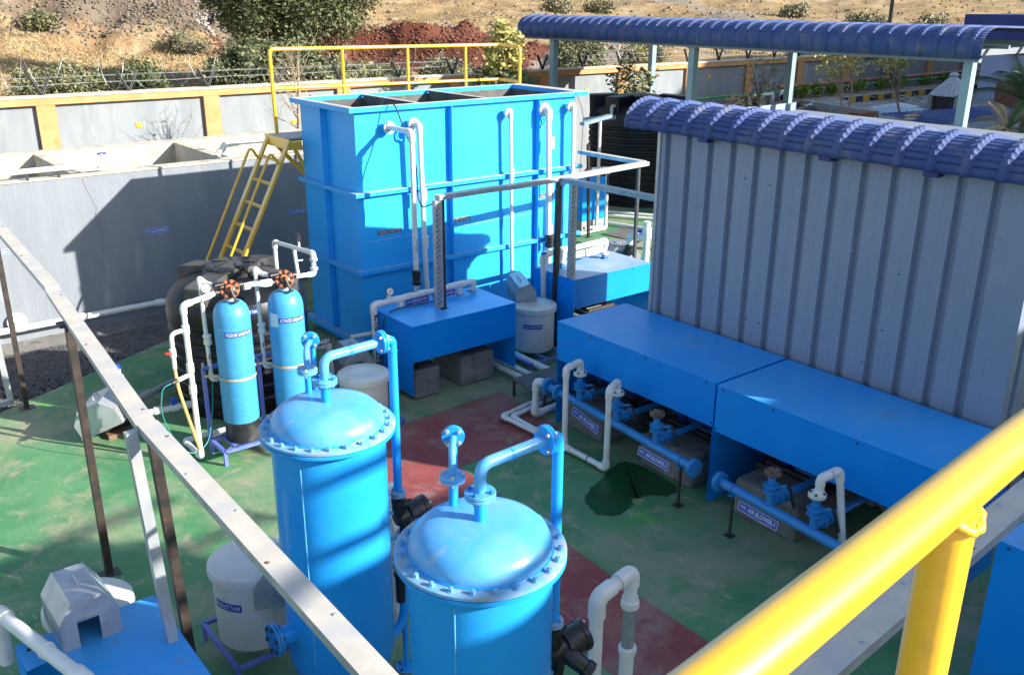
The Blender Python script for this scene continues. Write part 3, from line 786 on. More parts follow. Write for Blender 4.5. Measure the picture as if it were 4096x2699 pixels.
MB().tube([(5.6675, 10.206, 1.478), (5.6675, 11.64, 1.478)], .004, 6).build('weld', 'tank_blue', tk)
for (txt, x, z, w, h) in (('INTERMEDIAT STORAGE TANK', 6.10, 1.575, .355, .055), ('TUBE SETTLER', 7.235, 1.585, .285, .062), ('FLOCCULATION', 8.70, 1.73, .36, .07)):
    fn = plane_fn((x, 10.2035, z), (1, 0, 0), (0, 0, 1))
    pl = plate(tk, fn, w, h, 'sign_dark', n=1)
    lettering(pl, txt, fn, w*.92, h*.5)
    for s in (-1, 1): MB().obox(fn(0, s*h*.43, .0012), (w*.48, 0, 0), (0, .0003, 0), (0, 0, h*.02)).build('border', 'letter_white', pl, 0)
# platform, railing and ladder fixed behind the tank
pf = T('platform', 'yellow edged walkway platform behind the top of the blue tank', 'platform', (5.5, 11.9, 2.6))
MB().box(5.47, 9.4, 11.76, 12.34, 2.615, 2.635).build('deck', 'galv_dusty', pf, 0)
MB().box(5.46, 9.4, 12.34, 12.35, 2.50, 2.635).build('edge', 'yellow_paint', pf, 0)
MB().box(5.45, 5.468, 11.60, 12.35, 2.50, 2.64).build('edge', 'yellow_paint', pf, 0)
MB().box(5.47, 5.64, 11.60, 11.61, 2.50, 2.61).build('edge', 'yellow_paint', pf, 0)
for y in (11.66, 12.25): MB().bar((5.56, y, 2.50), (5.80 if y < 12 else 5.83, 11.75 if y > 12 else y, 2.02), .05, .03, (0, 1, 0)).build('brace', 'yellow_paint', pf, 0)
rl = T('tank_railing', 'yellow pipe handrail with mid rail along the platform behind the blue tank', 'railing', (5.6, 12.3, 2.6))
MB().tube(rounded([(5.62, 12.31, 2.6), (5.60, 12.31, 3.75), (9.52, 12.31, 3.72), (9.46, 11.72, 3.71), (9.46, 11.72, 3.12)], .07, 6), .026, 12).build('top_rail', 'yellow_paint', rl, 40)
MB().tube([(5.61, 12.31, 3.235), (9.50, 12.31, 3.19), (9.46, 11.72, 3.19)], .024, 12).build('mid_rail', 'yellow_paint', rl, 40)
for x in (6.70, 7.79, 8.85): MB().tube([(x, 12.31, 2.62), (x, 12.31, 3.735)], .024, 12).build('post', 'yellow_paint', rl, 40)
ld = T('yellow_ladder', 'steep yellow steel ladder with two handrails leaning up to the tank platform', 'ladder', (4.1, 11.95, -.1))
def lp(z): return 5.46-(2.6-z)*.528
for y in (12.27, 11.63):
    MB().bar((lp(2.63), y, 2.63), (lp(-.12), y, -.12), .035, .085, (0, 1, 0)).build('stringer', 'yellow_paint', ld, 0)
    o1 = -.19
    MB().tube(rounded([(lp(2.33)-.02, y, 2.33), (lp(2.46)+o1, y, 2.50), (lp(.35)+o1, y, .35), (lp(.2), y, .2)], .09, 6), .018, 10).build('handrail', 'yellow_paint', ld, 40)
for k in range(9):
    z = 2.36-.29*k
    MB().bar((lp(z), 11.65, z), (lp(z), 12.25, z), .04, .03).build('rung', 'yellow_paint', ld, 0)

# ---- the five white down pipes on the tank front
def tank_pipe(label, xf, zf, y, xb, zb, r, R, ext=None, union=None):
    t = T('down_pipe', label, 'pipe', (xf, 10.1, zf), 'white down pipes on the front of the blue tank')
    MB().cyl((xf, 10.20, zf), (xf, 10.13, zf), r*1.25, 14).build('stub', 'pvc_white', t)
    flange(t, (xf, 10.115, zf), (0, -1, 0), R, .016, 'pvc_white', 4, br=.008, hub=r*1.1)
    pipe(t, [(xf, 10.10, zf), (xf+(xb-xf)*.15, y, zf-.005), (xb, y, zb)], r)
    if union:
        MB().lathe((xb+(xf-xb)*.0, y, union), [(r*1.3, -.10), (r*1.75, -.085), (r*1.75, -.05), (r*1.5, -.04), (r*1.5, .03), (r*1.8, .04), (r*1.8, .08), (r*1.3, .1)], 18).build('union', 'valve_black' if union > 1.0 else 'valve_black', t, 30)
    for z in np.arange(zb+.35, zf-.4, .62): collar(t, (xb, y, z), (0, 0, 1), r*1.02, .16, 'pvc_white' if int(z*7) % 2 else 'pvc_grey', 'band')
    return t
tank_pipe('white pipe jutting far out from the left flange, with black union low down', 6.10, 2.905, 9.606, 6.11, .55, .034, .078, union=1.10)
tank_pipe('second white pipe from the left on the blue tank front', 6.458, 2.92, 10.0, 6.52, .45, .034, .078)
tank_pipe('thin white pipe in the middle of the tank front, ending above the alum tank', 7.975, 2.955, 10.075, 8.02, .55, .024, .066)
tank_pipe('thickest white pipe on the tank front, with ribbed union near the black post', 8.61, 2.963, 10.04, 8.69, .3, .042, .092, union=1.10)
tank_pipe('white pipe at the right end of the blue tank front', 9.11, 2.97, 10.07, 9.15, .4, .03, .075)
for i, (x, sz) in enumerate(((6.30, .75), (8.60, .9))):
    th = [Vector((x+.07*sz*math.sin(a), 10.17, 2.79+.085*sz*math.cos(a))) for a in np.linspace(0, 2*PI, 20)[:-1]]
    tag(MB().tube(th, .012, 8, closed=True).build('lifting_ring', 'tank_blue', None, 40), ['blue lifting ring behind the two left down pipes', 'blue lifting ring beside the thickest down pipe'][i], 'lifting ring', 'lifting rings on the tank front')
tag(MB().tube(rounded([(6.1, 10.35, 2.6), (6.12, 10.25, 3.22), (6.15, 10.05, 3.2), (6.16, 9.85, 2.88), (6.13, 9.57, 2.6), (6.14, 9.565, 2.1), (6.16, 9.5, 2.0), (6.0, 9.0, 2.16), (5.95, 8.82, 2.26)], .25, 8), .009, 8).build('cable', 'cable_black', None, 60),
    'black cable looping from inside the blue tank down to the cable tray', 'cable')
tag(MB().tube(rounded([(9.2, 10.3, 3.0), (9.2, 10.15, 3.2), (9.27, 10.02, 2.9), (9.22, 10.0, 2.2), (9.2, 10.04, 1.2)], .25, 8), .004, 6).build('cable', 'cable_black', None, 60),
    'thin black wire hanging at the right end of the blue tank', 'cable')

# ================================================================== BLACK WATER TANK WITH RIBS
def ribbed(R, z0, z1, n, d):
    p = []
    for i in range(n):
        a = z0+(z1-z0)*i/n; s = (z1-z0)/n
        p += [(R-d, a), (R-d, a+s*.25), (R, a+s*.42), (R, a+s*.85)]
    return p
c1 = (3.88, 9.92); R1 = .775
bt = T('water_tank', 'squat black ribbed plastic water tank with dusty lid behind the two blue filters', 'water tank', (*c1, 0))
MB().lathe((*c1, 0), [(R1*.97, .0), (R1*.985, .05)]+ribbed(R1, .08, 1.12, 7, .018)+[(R1, 1.14), (R1*.99, 1.22), (R1*.95, 1.30)], 56).build('body', 'tank_black', bt, 35)
MB().lathe((*c1, 0), [(R1*.95, 1.30), (R1*.86, 1.375), (R1*.70, 1.44), (R1*.5, 1.485), (R1*.44, 1.50), (R1*.43, 1.545), (.02, 1.55)], 56).build('shoulder', 'tank_black', bt, 35)
MB().lathe((*c1, 0), [(.30, 1.545), (.30, 1.575), (.285, 1.595), (.10, 1.61), (.01, 1.612)], 36).build('lid', 'tank_black_dusty', bt, 35)
lb = MB()
for k in range(6):
    a = k*PI/3+.3; lb.bar((c1[0]+.08*math.cos(a), c1[1]+.08*math.sin(a), 1.607), (c1[0]+.25*math.cos(a), c1[1]+.25*math.sin(a), 1.604), .02, .014)
lb.box(c1[0]-.05, c1[0]-.0, c1[1]-.30, c1[1]-.26, 1.57, 1.63); lb.build('lid_rib', 'tank_black', bt, 0)
for k, a in enumerate((2.03, 3.72, 5.30, .62)):
    u = Vector((math.cos(a), math.sin(a), 0)); w_ = Vector((-u.y, u.x, 0)); o_ = Vector((*c1, 0))
    poly = [o_+u*.30-w_*.13+Vector((0, 0, 1.44)), o_+u*.74-w_*.13+Vector((0, 0, 1.28)), o_+u*.74-w_*.13+Vector((0, 0, 1.49)), o_+u*.66-w_*.13+Vector((0, 0, 1.515)), o_+u*.30-w_*.13+Vector((0, 0, 1.555))]
    MB().prism(poly, w_*.26).build('lug', 'tank_black_dusty', bt, 0, bevel=.012)
fn = cyl_fn((*c1, 1.235), R1*.99, math.atan2(-1, -.42)+.02)
pl = plate(bt, fn, .47, .062, 'sign_blue'); lettering(pl, 'TREATED WATER STORAGE TANK', fn, .44, .034)
fn = cyl_fn((*c1, 1.0), R1+.002, math.atan2(-1, -.42)-.02)
lg = MB(); lg.add([fn(.04*math.cos(a)*q, .055*math.sin(a)*q, .001) for q in (1, .72) for a in np.linspace(0, 2*PI, 25)[:-1]], [[i, (i+1) % 24, 24+(i+1) % 24, 24+i] for i in range(24)])
pl = lg.build('logo', 'letter_white', bt, 0)
fn2 = fn; MB().add([fn2(.018*math.cos(a), .028*math.sin(a), .001) for a in np.linspace(0, 2*PI, 17)[:-1]], [list(range(16))]).build('logo_centre', 'letter_white', bt, 0)

# ================================================================== FRP FILTERS AND THEIR STAND
st = T('filter_stand', 'blue square tube stand carrying the two slim blue filters', 'stand', (3.0, 8.35, 0))
xs0, xs1, ys0, ys1, zs = 2.97, 4.12, 8.30, 8.66, .15
for a, b_ in (((xs0, ys0, zs), (xs1, ys0, zs)), ((xs0, ys1, zs), (xs1, ys1, zs)), ((xs0, ys0, zs), (xs0, ys1, zs)), ((xs1, ys0, zs), (xs1, ys1, zs)), ((3.10, ys0, zs), (3.10, ys1, zs)), ((3.55, ys0, zs), (3.55, ys1, zs))):
    MB().bar(a, b_, .035, .035).build('rail', 'stand_blue', st, 0)
for x in (xs0, xs1):
    for y in (ys0, ys1): MB().bar((x, y, 0), (x, y, zs), .035, .035, (0, 1, 0)).build('leg', 'stand_blue', st, 0)
for x in (xs0, 3.55, xs1): MB().bar((x, ys1, zs), (x, ys1, .93), .035, .035, (0, 1, 0)).build('upright', 'stand_blue', st, 0)
MB().bar((xs0, ys1, .93), (xs1, ys1, .93), .035, .035).build('rail', 'stand_blue', st, 0)
MB().bar((xs0, ys1, .93), (xs0, ys1, .99), .02, .02, (0, 1, 0)).build('stud', 'galv', st, 0)
FR = .178
def frp(label, cx, text, zlab, front):
    t = T('filter_vessel', label, 'filter', (cx, 8.49, .17))
    MB().lathe((cx, 8.49, 0), [(FR*.94, .17), (FR*.97, .18), (FR*.97, .385), (FR*.93, .39)], 36).build('foot', 'plastic_black', t, 40)
    z1 = 1.50
    MB().lathe((cx, 8.49, 0), [(FR*.96, .375), (FR, .40), (FR, 1.44), (FR*.985, 1.49), (FR*.93, 1.54), (FR*.83, 1.58), (FR*.66, 1.613), (FR*.42, 1.632), (FR*.3, 1.636)], 40).build('body', 'frp_blue', t, 50)
    MB().lathe((cx, 8.49, 0), [(.05, 1.63), (.055, 1.64), (.055, 1.655), (.045, 1.658), (.045, 1.675), (.06, 1.68), (.06, 1.70), (.05, 1.702)], 24).build('neck', 'pvc_grey', t, 30)
    fn = cyl_fn((cx, 8.49, zlab), FR+.001, front)
    pl = plate(t, fn, .30, .055, 'sign_blue'); lettering(pl, text, fn, .275, .036)
    return t
f1 = frp('front left slim blue filter lettered pressure sand filter', 3.25, 'PRESSURE SAND FILTER', 1.33, math.radians(247+22))
f2 = frp('slim blue filter lettered activated carbon filter, right of its twin', 3.82, 'ACTIVATED CARBON FILTER', 1.36, math.radians(245+24))
fn = cyl_fn((3.82, 8.49, 1.36), FR+.001, math.radians(245-44))
pl = plate(f2, fn, .10, .14, 'paper_white', 'sticker')
for i, cx in enumerate((3.25, 3.82)):
    s = T('strap', ['pale strap round the sand filter and its stand', 'pale strap round the carbon filter and its stand'][i], 'strap', (cx, 8.49, .86), 'straps holding the filters')
    pts = [(cx+(FR+.006)*math.cos(a), 8.49+(FR+.006)*math.sin(a)) for a in np.linspace(math.radians(160), math.radians(380), 26)]
    pts = [(cx-.29, 8.63), (cx-.24, 8.60)]+pts+[(cx+.26, 8.63)]
    b = MB(); vs = []; fs = []
    for k, (x, y) in enumerate(pts): vs += [(x, y, .845), (x, y, .872)]
    for k in range(len(pts)-1): fs.append([2*k, 2*k+2, 2*k+3, 2*k+1])
    b.add(vs, fs).build('band', 'leaf_dead', s, 40)
def mpv(label, cx):
    "multiport valve: body, orange star disc, cap, lever and ports"
    c = Vector((cx, 8.47, 1.745)); n = Vector((-.30, -.80, .52)).normalized(); u, w = frame(n)
    t = T('multiport_valve', label, 'valve', c)
    MB().lathe(c-n*.05, [(.07, 0), (.08, .02), (.08, .05), (.075, .06)], 24, n).build('body', 'valve_black', t, 30)
    MB().lathe(c+n*.005, [(.082, 0), (.094, .006), (.094, .022), (.085, .03), (.02, .032)], 30, n).build('ring', 'valve_orange', t, 30)
    b = MB()
    for k in range(8):
        a = 2*PI*k/8; d = u*math.cos(a)+w*math.sin(a); q = n.cross(d)
        b.obox(c+n*.034+d*.066, d*.024, q*.013, n*.006)
    b.lathe(c+n*.030, [(.058, 0), (.052, .012), (.04, .016)], 24, n)
    b.build('star_cap', 'valve_black', t, 0)
    MB().lathe(c+n*.046, [(.040, 0), (.036, .008), (.012, .01)], 24, n).build('dial', 'valve_orange', t, 30)
    dd = (Vector((.25, -.35, -1)) - n*n.dot(Vector((.25, -.35, -1)))*.4).normalized()
    MB().tube(rounded([c+n*.05, c+n*.085, c+n*.075+dd*.12, c+n*.055+dd*.135], .03, 5), .013, 10).build('lever', 'plastic_black', t, 50)
    e_ = c+n*.055+dd*.14
    MB().lathe(e_, [(.014, -.012), (.03, 0), (.034, .008), (.02, .016)], 16, dd).build('lever_foot', 'plastic_black', t, 40)
    for sx, z in ((-1, -.02), (1, .02), (-1, .055)):
        MB().cyl(c+Vector((sx*.05, .03, z)), c+Vector((sx*.135, .03, z*.9)), .026, 14).build('port', 'plastic_black', t)
        MB().cyl(c+Vector((sx*.10, .03, z)), c+Vector((sx*.14, .03, z*.9)), .033, 14).build('port_nut', 'plastic_black', t)
    return t
mpv('orange and black multiport valve on top of the sand filter', 3.25)
mpv('orange and black multiport valve on top of the carbon filter', 3.82)
w1 = T('filter_inlet_pipe', 'white inlet pipe rising from the floor left of the sand filter', 'pipe', (2.8, 8.5, 0))
pipe(w1, [(3.9, 8.98, .075), (2.80, 8.95, .075), (2.795, 8.50, .075), (2.80, 8.52, 1.66), (3.11, 8.50, 1.725)], .027)
for z in (1.42, 1.03, .80): collar(w1, (2.798, 8.515, z), (0, 0, 1), .036, .09)
collar(w1, (3.02, 8.51, 1.705), (1, 0, .2), .036, .10, name='tee')
MB().tube(rounded([(2.798, 8.515, 1.42), (2.66, 8.53, 1.40), (2.655, 8.53, 1.05)], .05), .022, 12).build('branch', 'pvc_white', w1, 40)
MB().bar((2.62, 8.50, 1.22), (2.57, 8.49, 1.235), .03, .015).build('tap_handle', 'handle_red', w1, 0)
MB().cyl((2.655, 8.53, 1.25), (2.655, 8.53, 1.17), .032, 12).build('tap', 'pvc_white', w1)
MB().cyl((2.79, 8.515, .96), (2.66, 8.50, .935), .022, 12).build('branch', 'pvc_white', w1)
MB().cyl((2.67, 8.50, .937), (2.60, 8.49, .925), .02, 10).build('hose_nut', 'plastic_black', w1)
tag(MB().tube(rounded([(2.655, 8.53, 1.05), (2.66, 8.52, .85), (2.72, 8.50, .5), (2.78, 8.46, .18)], .2, 6), .017, 10).build('hose', 'hose_orange', None, 60), 'orange hose hanging from the tap left of the sand filter', 'hose')
tag(MB().tube(rounded([(2.60, 8.49, .925), (2.50, 8.48, .90), (2.46, 8.5, .65), (2.56, 8.5, .30), (2.70, 8.48, .12), (2.90, 8.55, .16), (3.02, 8.66, .45), (3.06, 8.68, .80)], .2, 6), .0055, 6).build('tubing', 'hose_green', None, 60), 'thin green tubing looping down beside the orange hose', 'tubing')
w2 = T('filter_link_pipe', 'white pipe between the two filters with a drop pipe to the stand', 'pipe', (3.5, 8.6, 1.7))
pipe(w2, [(3.39, 8.50, 1.745), (3.52, 8.50, 1.75), (3.60, 8.46, 1.73), (3.69, 8.50, 1.72)], .027, fittings=False)
for x in (3.43, 3.60, 3.66): collar(w2, (x, 8.49, 1.74), (1, 0, 0), .035, .06)
for i, cx in enumerate((3.25, 3.82)):
    w = T('drain_pipe', ['white drain pipe dropping behind the sand filter to its foot', 'white drain pipe dropping between the two filters'][i], 'pipe', (cx-.2, 8.6, 1.8))
    xx = cx-.205
    pipe(w, [(cx-.14, 8.52, 1.80), (cx-.17, 8.62, 1.80), (xx-.02, 8.64, 1.86), (xx, 8.66, .80), (cx-.0, 8.70, .74)], .021)
    MB().lathe((xx, 8.655, 1.22), [(.024, -.06), (.04, -.045), (.04, -.01), (.034, 0), (.034, .02), (.042, .03), (.042, .05), (.025, .06)], 16).build('union', 'pvc_white', w, 30)
    for z in (1.68, 1.5, 1.02): MB().cyl((xx-.004, 8.655-.018, z), (xx-.004, 8.655-.018, z+.05), .008, 6).build('arrow', 'letter_red', w, 0)
gx = T('pressure_gauge', 'round pressure gauge on the inlet pipe left of the sand filter', 'gauge', (3.02, 8.5, 1.8))
def gauge(t, p, n, stem):
    p = V(p); n = V(n).normalized()
    MB().cyl(V(stem), p, .012, 10).build('stem', 'pvc_white', t)
    MB().lathe(p-n*.012, [(.045, 0), (.05, .004), (.05, .028), (.044, .03)], 24, n).build('case', 'plastic_black', t, 30)
    MB().lathe(p+n*.0185, [(.042, 0), (.001, .001)], 24, n).build('dial', 'glass_gauge', t, 30)
    u, w = frame(n); MB().obox(p+n*.021, (u+w).normalized()*.028, (u-w).normalized()*.003, n*.0006).build('needle', 'plastic_black', t, 0)
gauge(gx, (3.02, 8.47, 1.80), (-.35, -.9, .25), (3.02, 8.50, 1.72))
w3 = T('filter_outlet_pipe', 'white outlet pipe arching above the carbon filter to the black tank', 'pipe', (4.1, 8.9, 1.9))
pipe(w3, [(3.96, 8.50, 1.745), (4.165, 8.50, 1.735), (4.17, 8.50, 1.955), (4.32, 9.76, 1.80), (4.32, 9.76, 1.44)], .024)
MB().cyl((4.169, 8.50, 1.79), (4.169, 8.50, 1.90), .0245, 12).build('clear_tube', 'clear_pipe', w3)
for z in (1.795, 1.89): MB().cyl((4.169, 8.50, z-.012), (4.169, 8.50, z+.012), .042, 14).build('nut', 'pvc_grey', w3)
MB().tube([(4.245, 9.1, 1.88), (4.245, 9.08, 1.74), (4.25, 9.06, 1.60)], .02, 10).build('sample_tap', 'pvc_white', w3, 40)
MB().bar((4.25, 9.06, 1.74), (4.31, 9.04, 1.745), .02, .012).build('tap_handle', 'pvc_white', w3, 0)
gx = T('pressure_gauge', 'round pressure gauge on the arched outlet pipe near the ladder foot', 'gauge', (4.23, 8.95, 2.0))
gauge(gx, (4.225, 8.93, 2.03), (.9, -.3, .1), (4.225, 8.93, 1.9))

# ---- pipes on the floor left of the black tank, galvanised pump cover there
def house(name, label, c, yaw_, w, d, h, group='galvanised house shaped pump covers', tilt=0, mouth=True, tx=0):
    "galvanised cover with a ridge-less hipped top, louvres and a handle"
    t = T(name, label, 'pump cover', (0, 0, 0), group)
    Rz = Matrix.Rotation(yaw_, 4, 'Z'); Rx = Matrix.Rotation(tilt, 4, 'Y') @ Matrix.Rotation(tx, 4, 'X')
    Mx = Matrix.Translation(V(c)) @ Rz @ Rx
    def P(x, y, z): return Mx @ Vector((x*w/2, y*d/2, z*h))
    def quad(nm, pts, th=.004):
        a, b_, cc = [V(p) for p in pts[:3]]; nn = (b_-a).cross(cc-a).normalized()
        return MB().prism([V(p)-nn*th for p in pts], nn*th).build(nm, 'galv', t, 0)
    z1, z2, s = .58, 1.0, .52
    A = [P(-1, -1, 0), P(1, -1, 0), P(1, 1, 0), P(-1, 1, 0)]
    B = [P(-1, -1, z1), P(1, -1, z1), P(1, 1, z1), P(-1, 1, z1)]
    C_ = [P(-s, -1, z2), P(s, -1, z2), P(s, 1, z2), P(-s, 1, z2)]
    quad('top_sheet', C_)
    quad('slope_sheet', [B[0], C_[0], C_[3], B[3]][::-1]); quad('slope_sheet', [B[1], B[2], C_[2], C_[1]][::-1])
    quad('side_sheet', [A[0], B[0], B[3], A[3]][::-1]); quad('side_sheet', [A[1], A[2], B[2], B[1]][::-1])
    quad('back_sheet', [A[2], A[3], B[3], C_[3], C_[2], B[2]])
    if mouth:
        o1, o2, oz = -.45, .30, .62
        F = [A[0], P(o1, -1, 0), P(o1, -1, oz), P(o2, -1, oz), P(o2, -1, 0), A[1], B[1], C_[1], C_[0], B[0]]
        quad('front_sheet', F[::-1])
    else:
        quad('front_sheet', [A[0], A[1], B[1], C_[1], C_[0], B[0]][::-1])
        for k in range(3):
            a = P(-.45, -1.0, .12+.12*k); b_ = P(.35, -1.0, .12+.12*k)
            MB().bar(a, b_, .016, .012, Mx.to_3x3() @ Vector((0, -1, 0))).build('louvre', 'galv', t, 0)
    MB().tube(rounded([P(-.02, -.3, z2), P(-.02, -.3, z2+.10), P(-.02, .25, z2+.10), P(-.02, .25, z2)], .015, 4), .008, 8).build('handle', 'galv', t, 40)
    return t
house('pump_cover', 'pale galvanised pump cover tilted on the floor under the long cable tray', (2.30, 9.75, .14), 2.55, .46, .50, .30, tilt=.42, mouth=False)
pb_ = T('floor_pump', 'small dark pump under the tilted galvanised cover', 'pump', (2.34, 9.72, 0))
MB().box(2.22, 2.48, 9.6, 9.9, 0, .05).build('base', 'rust', pb_, 0)
MB().cyl((2.2, 9.72, .12), (2.5, 9.78, .12), .075, 18).build('motor', 'motor_dark', pb_)
MB().cyl((2.5, 9.78, .12), (2.56, 9.79, .12), .085, 18).build('volute', 'motor_dark', pb_)
w = T('tank_suction_pipe', 'white pipe with blue valve running on the floor into the black tank', 'pipe', (2.7, 9.8, .1))
pipe(w, [(2.5, 9.80, .13), (2.95, 9.72, .13), (3.25, 9.68, .15)], .034, fittings=False)
for x in (2.62, 2.80, 2.98, 3.14): collar(w, (x, 9.80-(x-2.5)*.16, .132), (1, -.16, 0), .046, .085)
MB().box(2.94, 3.0, 9.70, 9.75, .17, .235).build('valve_handle', 'handle_blue', w, 0)
w = T('tank_return_pipe', 'grey pipe lying on the floor in front of the gravel bed', 'pipe', (2.6, 10.3, .1))
pipe(w, [(2.52, 10.05, .45), (2.52, 10.12, .10), (3.25, 10.55, .10)], .038, 'pvc_grey')
collar(w, (2.85, 10.315, .10), (1, .59, 0), .046, .16, 'pvc_grey')
w = T('air_release_valve', 'white valve with blue cap standing beside the tilted pump cover', 'valve', (2.45, 10.1, 0))
MB().tube(rounded([(2.62, 9.86, .13), (2.50, 9.98, .13), (2.50, 9.98, .62)], .06), .032, 12).build('riser', 'pvc_white', w, 40)
MB().lathe((2.50, 9.98, .45), [(.034, 0), (.055, .02), (.055, .09), (.034, .11)], 16).build('body', 'pvc_white', w, 30)
MB().lathe((2.50, 9.98, .62), [(.03, 0), (.036, .01), (.03, .05), (.01, .055)], 14).build('cap', 'handle_blue', w, 30)

# ================================================================== SHEET METAL PUMP HOODS
def hood(label, x0, x1, y0, y1, zt, drop, axis, side_z=.1, screws=(), notch=None):
    t = T('pump_hood', label, 'pump hood', (x0, y0, 0), 'blue sheet metal pump hoods')
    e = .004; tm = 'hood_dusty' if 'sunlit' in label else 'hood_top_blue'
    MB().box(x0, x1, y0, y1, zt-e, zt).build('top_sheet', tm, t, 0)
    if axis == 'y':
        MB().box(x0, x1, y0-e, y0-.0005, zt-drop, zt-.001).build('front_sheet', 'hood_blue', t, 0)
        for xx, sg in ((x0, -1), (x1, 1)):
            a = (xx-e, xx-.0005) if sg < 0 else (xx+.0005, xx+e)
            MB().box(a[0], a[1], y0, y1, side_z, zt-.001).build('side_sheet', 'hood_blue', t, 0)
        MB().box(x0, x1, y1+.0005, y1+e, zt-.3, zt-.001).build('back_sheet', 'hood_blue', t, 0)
        for f in screws: screw(t, (x0+(x1-x0)*f, y0-e, zt-.03), (0, -1, 0))
        screw(t, (x0+.02, y0-e, zt-drop+.03), (0, -1, 0)); screw(t, (x1-.02, y0-e, zt-drop+.03), (0, -1, 0))
    else:
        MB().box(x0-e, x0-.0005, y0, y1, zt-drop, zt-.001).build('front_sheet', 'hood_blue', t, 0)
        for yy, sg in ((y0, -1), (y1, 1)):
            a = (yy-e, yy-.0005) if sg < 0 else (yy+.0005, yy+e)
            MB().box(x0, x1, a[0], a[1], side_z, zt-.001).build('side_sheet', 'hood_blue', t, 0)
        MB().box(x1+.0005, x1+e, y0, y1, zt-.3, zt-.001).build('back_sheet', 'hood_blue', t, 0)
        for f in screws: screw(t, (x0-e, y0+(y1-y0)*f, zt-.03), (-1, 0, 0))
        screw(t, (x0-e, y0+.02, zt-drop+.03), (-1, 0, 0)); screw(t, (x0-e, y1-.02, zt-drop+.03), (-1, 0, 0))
    return t
hA = hood('blue pump hood under the filter feed pipe, in front of the big tank', 5.265, 6.745, 8.40, 9.25, .95, .43, 'y', .1, (.12, .55, .93))
hB = hood('half sunlit blue pump hood right of the alum tank', 7.84, 9.25, 8.55, 9.36, 1.0, .395, 'y', .08, (.25, .75))
hC = hood('far blue blower hood against the grey shed wall', 6.25, 7.27, 4.905, 7.06, 1.18, .43, 'x', .0, (.05, .40, .76, .96))
hD = hood('near blue blower hood with rust stains, against the grey shed wall', 6.23, 7.25, 2.72, 4.865, 1.18, .45, 'x', .0, (.03, .35, .72, .97))
# slots in the top of hood A, dark cuts where posts and pipes pass
for p, t_ in (((5.93, 8.75, .9512), hA), ((6.60, 9.12, .9512), hA), ((6.41, 9.12, .9512), hA), ((8.9, 9.13, 1.0012), hB), ((8.12, 9.12, 1.0012), hB)):
    MB().box(p[0]-.055, p[0]+.055, p[1]-.05, p[1]+.05, p[2]-.0012, p[2]+.0005).build('slot', 'cable_black', t_, 0)
hE = hood('blue pump hood standing at the right edge behind the near cable tray', 5.65, 6.9, -.2, 2.10, 1.18, 1.18, 'x', .0, (.97, .8))
# lower left hood with a notch for the white pipe
hF = T('pump_hood', 'blue pump hood at the bottom left carrying a galvanised cover', 'pump hood', (.53, 4.2, 0), 'blue sheet metal pump hoods')
poly = [(.545, 5.31), (1.345, 5.31), (1.345, 4.30), (.72, 4.30), (.72, 5.06), (.545, 5.03)]
MB().prism([(x, y, .846) for x, y in poly], (0, 0, .004)).build('top_sheet', 'hood_top_blue', hF, 0)
MB().box(.541, .545, 5.03, 5.31, .1, .845).build('side_sheet', 'hood_blue', hF, 0)
MB().box(.545, 1.345, 5.311, 5.315, .1, .845).build('back_sheet', 'hood_blue', hF, 0)
MB().box(1.346, 1.35, 4.3, 5.31, .1, .845).build('side_sheet', 'hood_blue', hF, 0)
screw(hF, (.60, 5.22, .85), (0, 0, 1), .01)
house('pump_cover', 'galvanised cover standing on the bottom left blue hood', (.915, 5.27, .85), .02, .325, .40, .30)
w = T('hood_pipe', 'white pipe bending out of the notch in the bottom left hood', 'pipe', (.62, 5.1, .7))
pipe(w, [(.52, 5.62, .55), (.52, 5.62, .92), (.76, 4.55, .98), (.82, 4.2, .7)], .042)
collar(w, (.66, 5.0, .955), (.22, -1, .05), .05, .02)
# concrete plinths and machines under the hoods
def plinth(label, x0, x1, y0, y1, h, gp='concrete pump plinths'):
    o = MB().box(x0, x1, y0, y1, 0, h).build('plinth', 'concrete_dark', None, 0, bevel=.03)
    tag(o, label, 'plinth', gp); return o
plinth('left concrete plinth under the filter feed pump hood', 5.34, 5.70, 8.50, 9.12, .36)
plinth('right concrete plinth under the filter feed pump hood', 6.0, 6.5, 8.50, 9.12, .38)
plinth('concrete plinth under the sunlit hood', 8.0, 8.9, 8.62, 9.2, .36)
plinth('far concrete plinth behind the air blower pipe', 6.27, 7.2, 6.32, 6.95, .34)
plinth('concrete plinth beside the wet stain behind the air blower pipe', 6.27, 7.2, 5.12, 5.80, .34)
plinth('near concrete plinth under the rust stained blower hood', 6.25, 7.2, 3.93, 4.60, .36)
def pump(label, c, d, L=.34, r=.09, mat='motor_dark'):
    c = V(c); d = V(d).normalized(); s = d.cross(Vector((0, 0, 1)))
    t = T('pump', label, 'pump', c, 'pumps and blowers under the hoods')
    MB().obox(c+Vector((0, 0, .02)), d*L*.75, s*r*1.3, (0, 0, .02)).build('base', 'dark_steel', t, 0)
    MB().obox(c+Vector((0, 0, .055)), d*L*.6, s*r*.9, (0, 0, .015)).build('feet', 'dark_steel', t, 0)
    z = Vector((0, 0, .07+r))
    b = MB(); b.cyl(c+z-d*L*.1, c+z+d*L*.75, r, 20)
    for k in range(12):
        a = 2*PI*k/12; q = s*math.cos(a)+Vector((0, 0, 1))*math.sin(a)
        b.obox(c+z+d*L*.3+q*r*1.02, d*L*.34, q*.012, q.cross(d)*.004)
    b.build('motor', mat, t, 30)
    MB().lathe(c+z-d*L*.38, [(r*.5, 0), (r*1.15, .01), (r*1.2, L*.2), (r*.8, L*.27)], 22, d).build('volute', mat, t, 30)
    MB().cyl(c+z-d*L*.28, c+z-d*L*.28+Vector((0, 0, r*2.2)), r*.35, 14).build('outlet', mat, t)
    return t
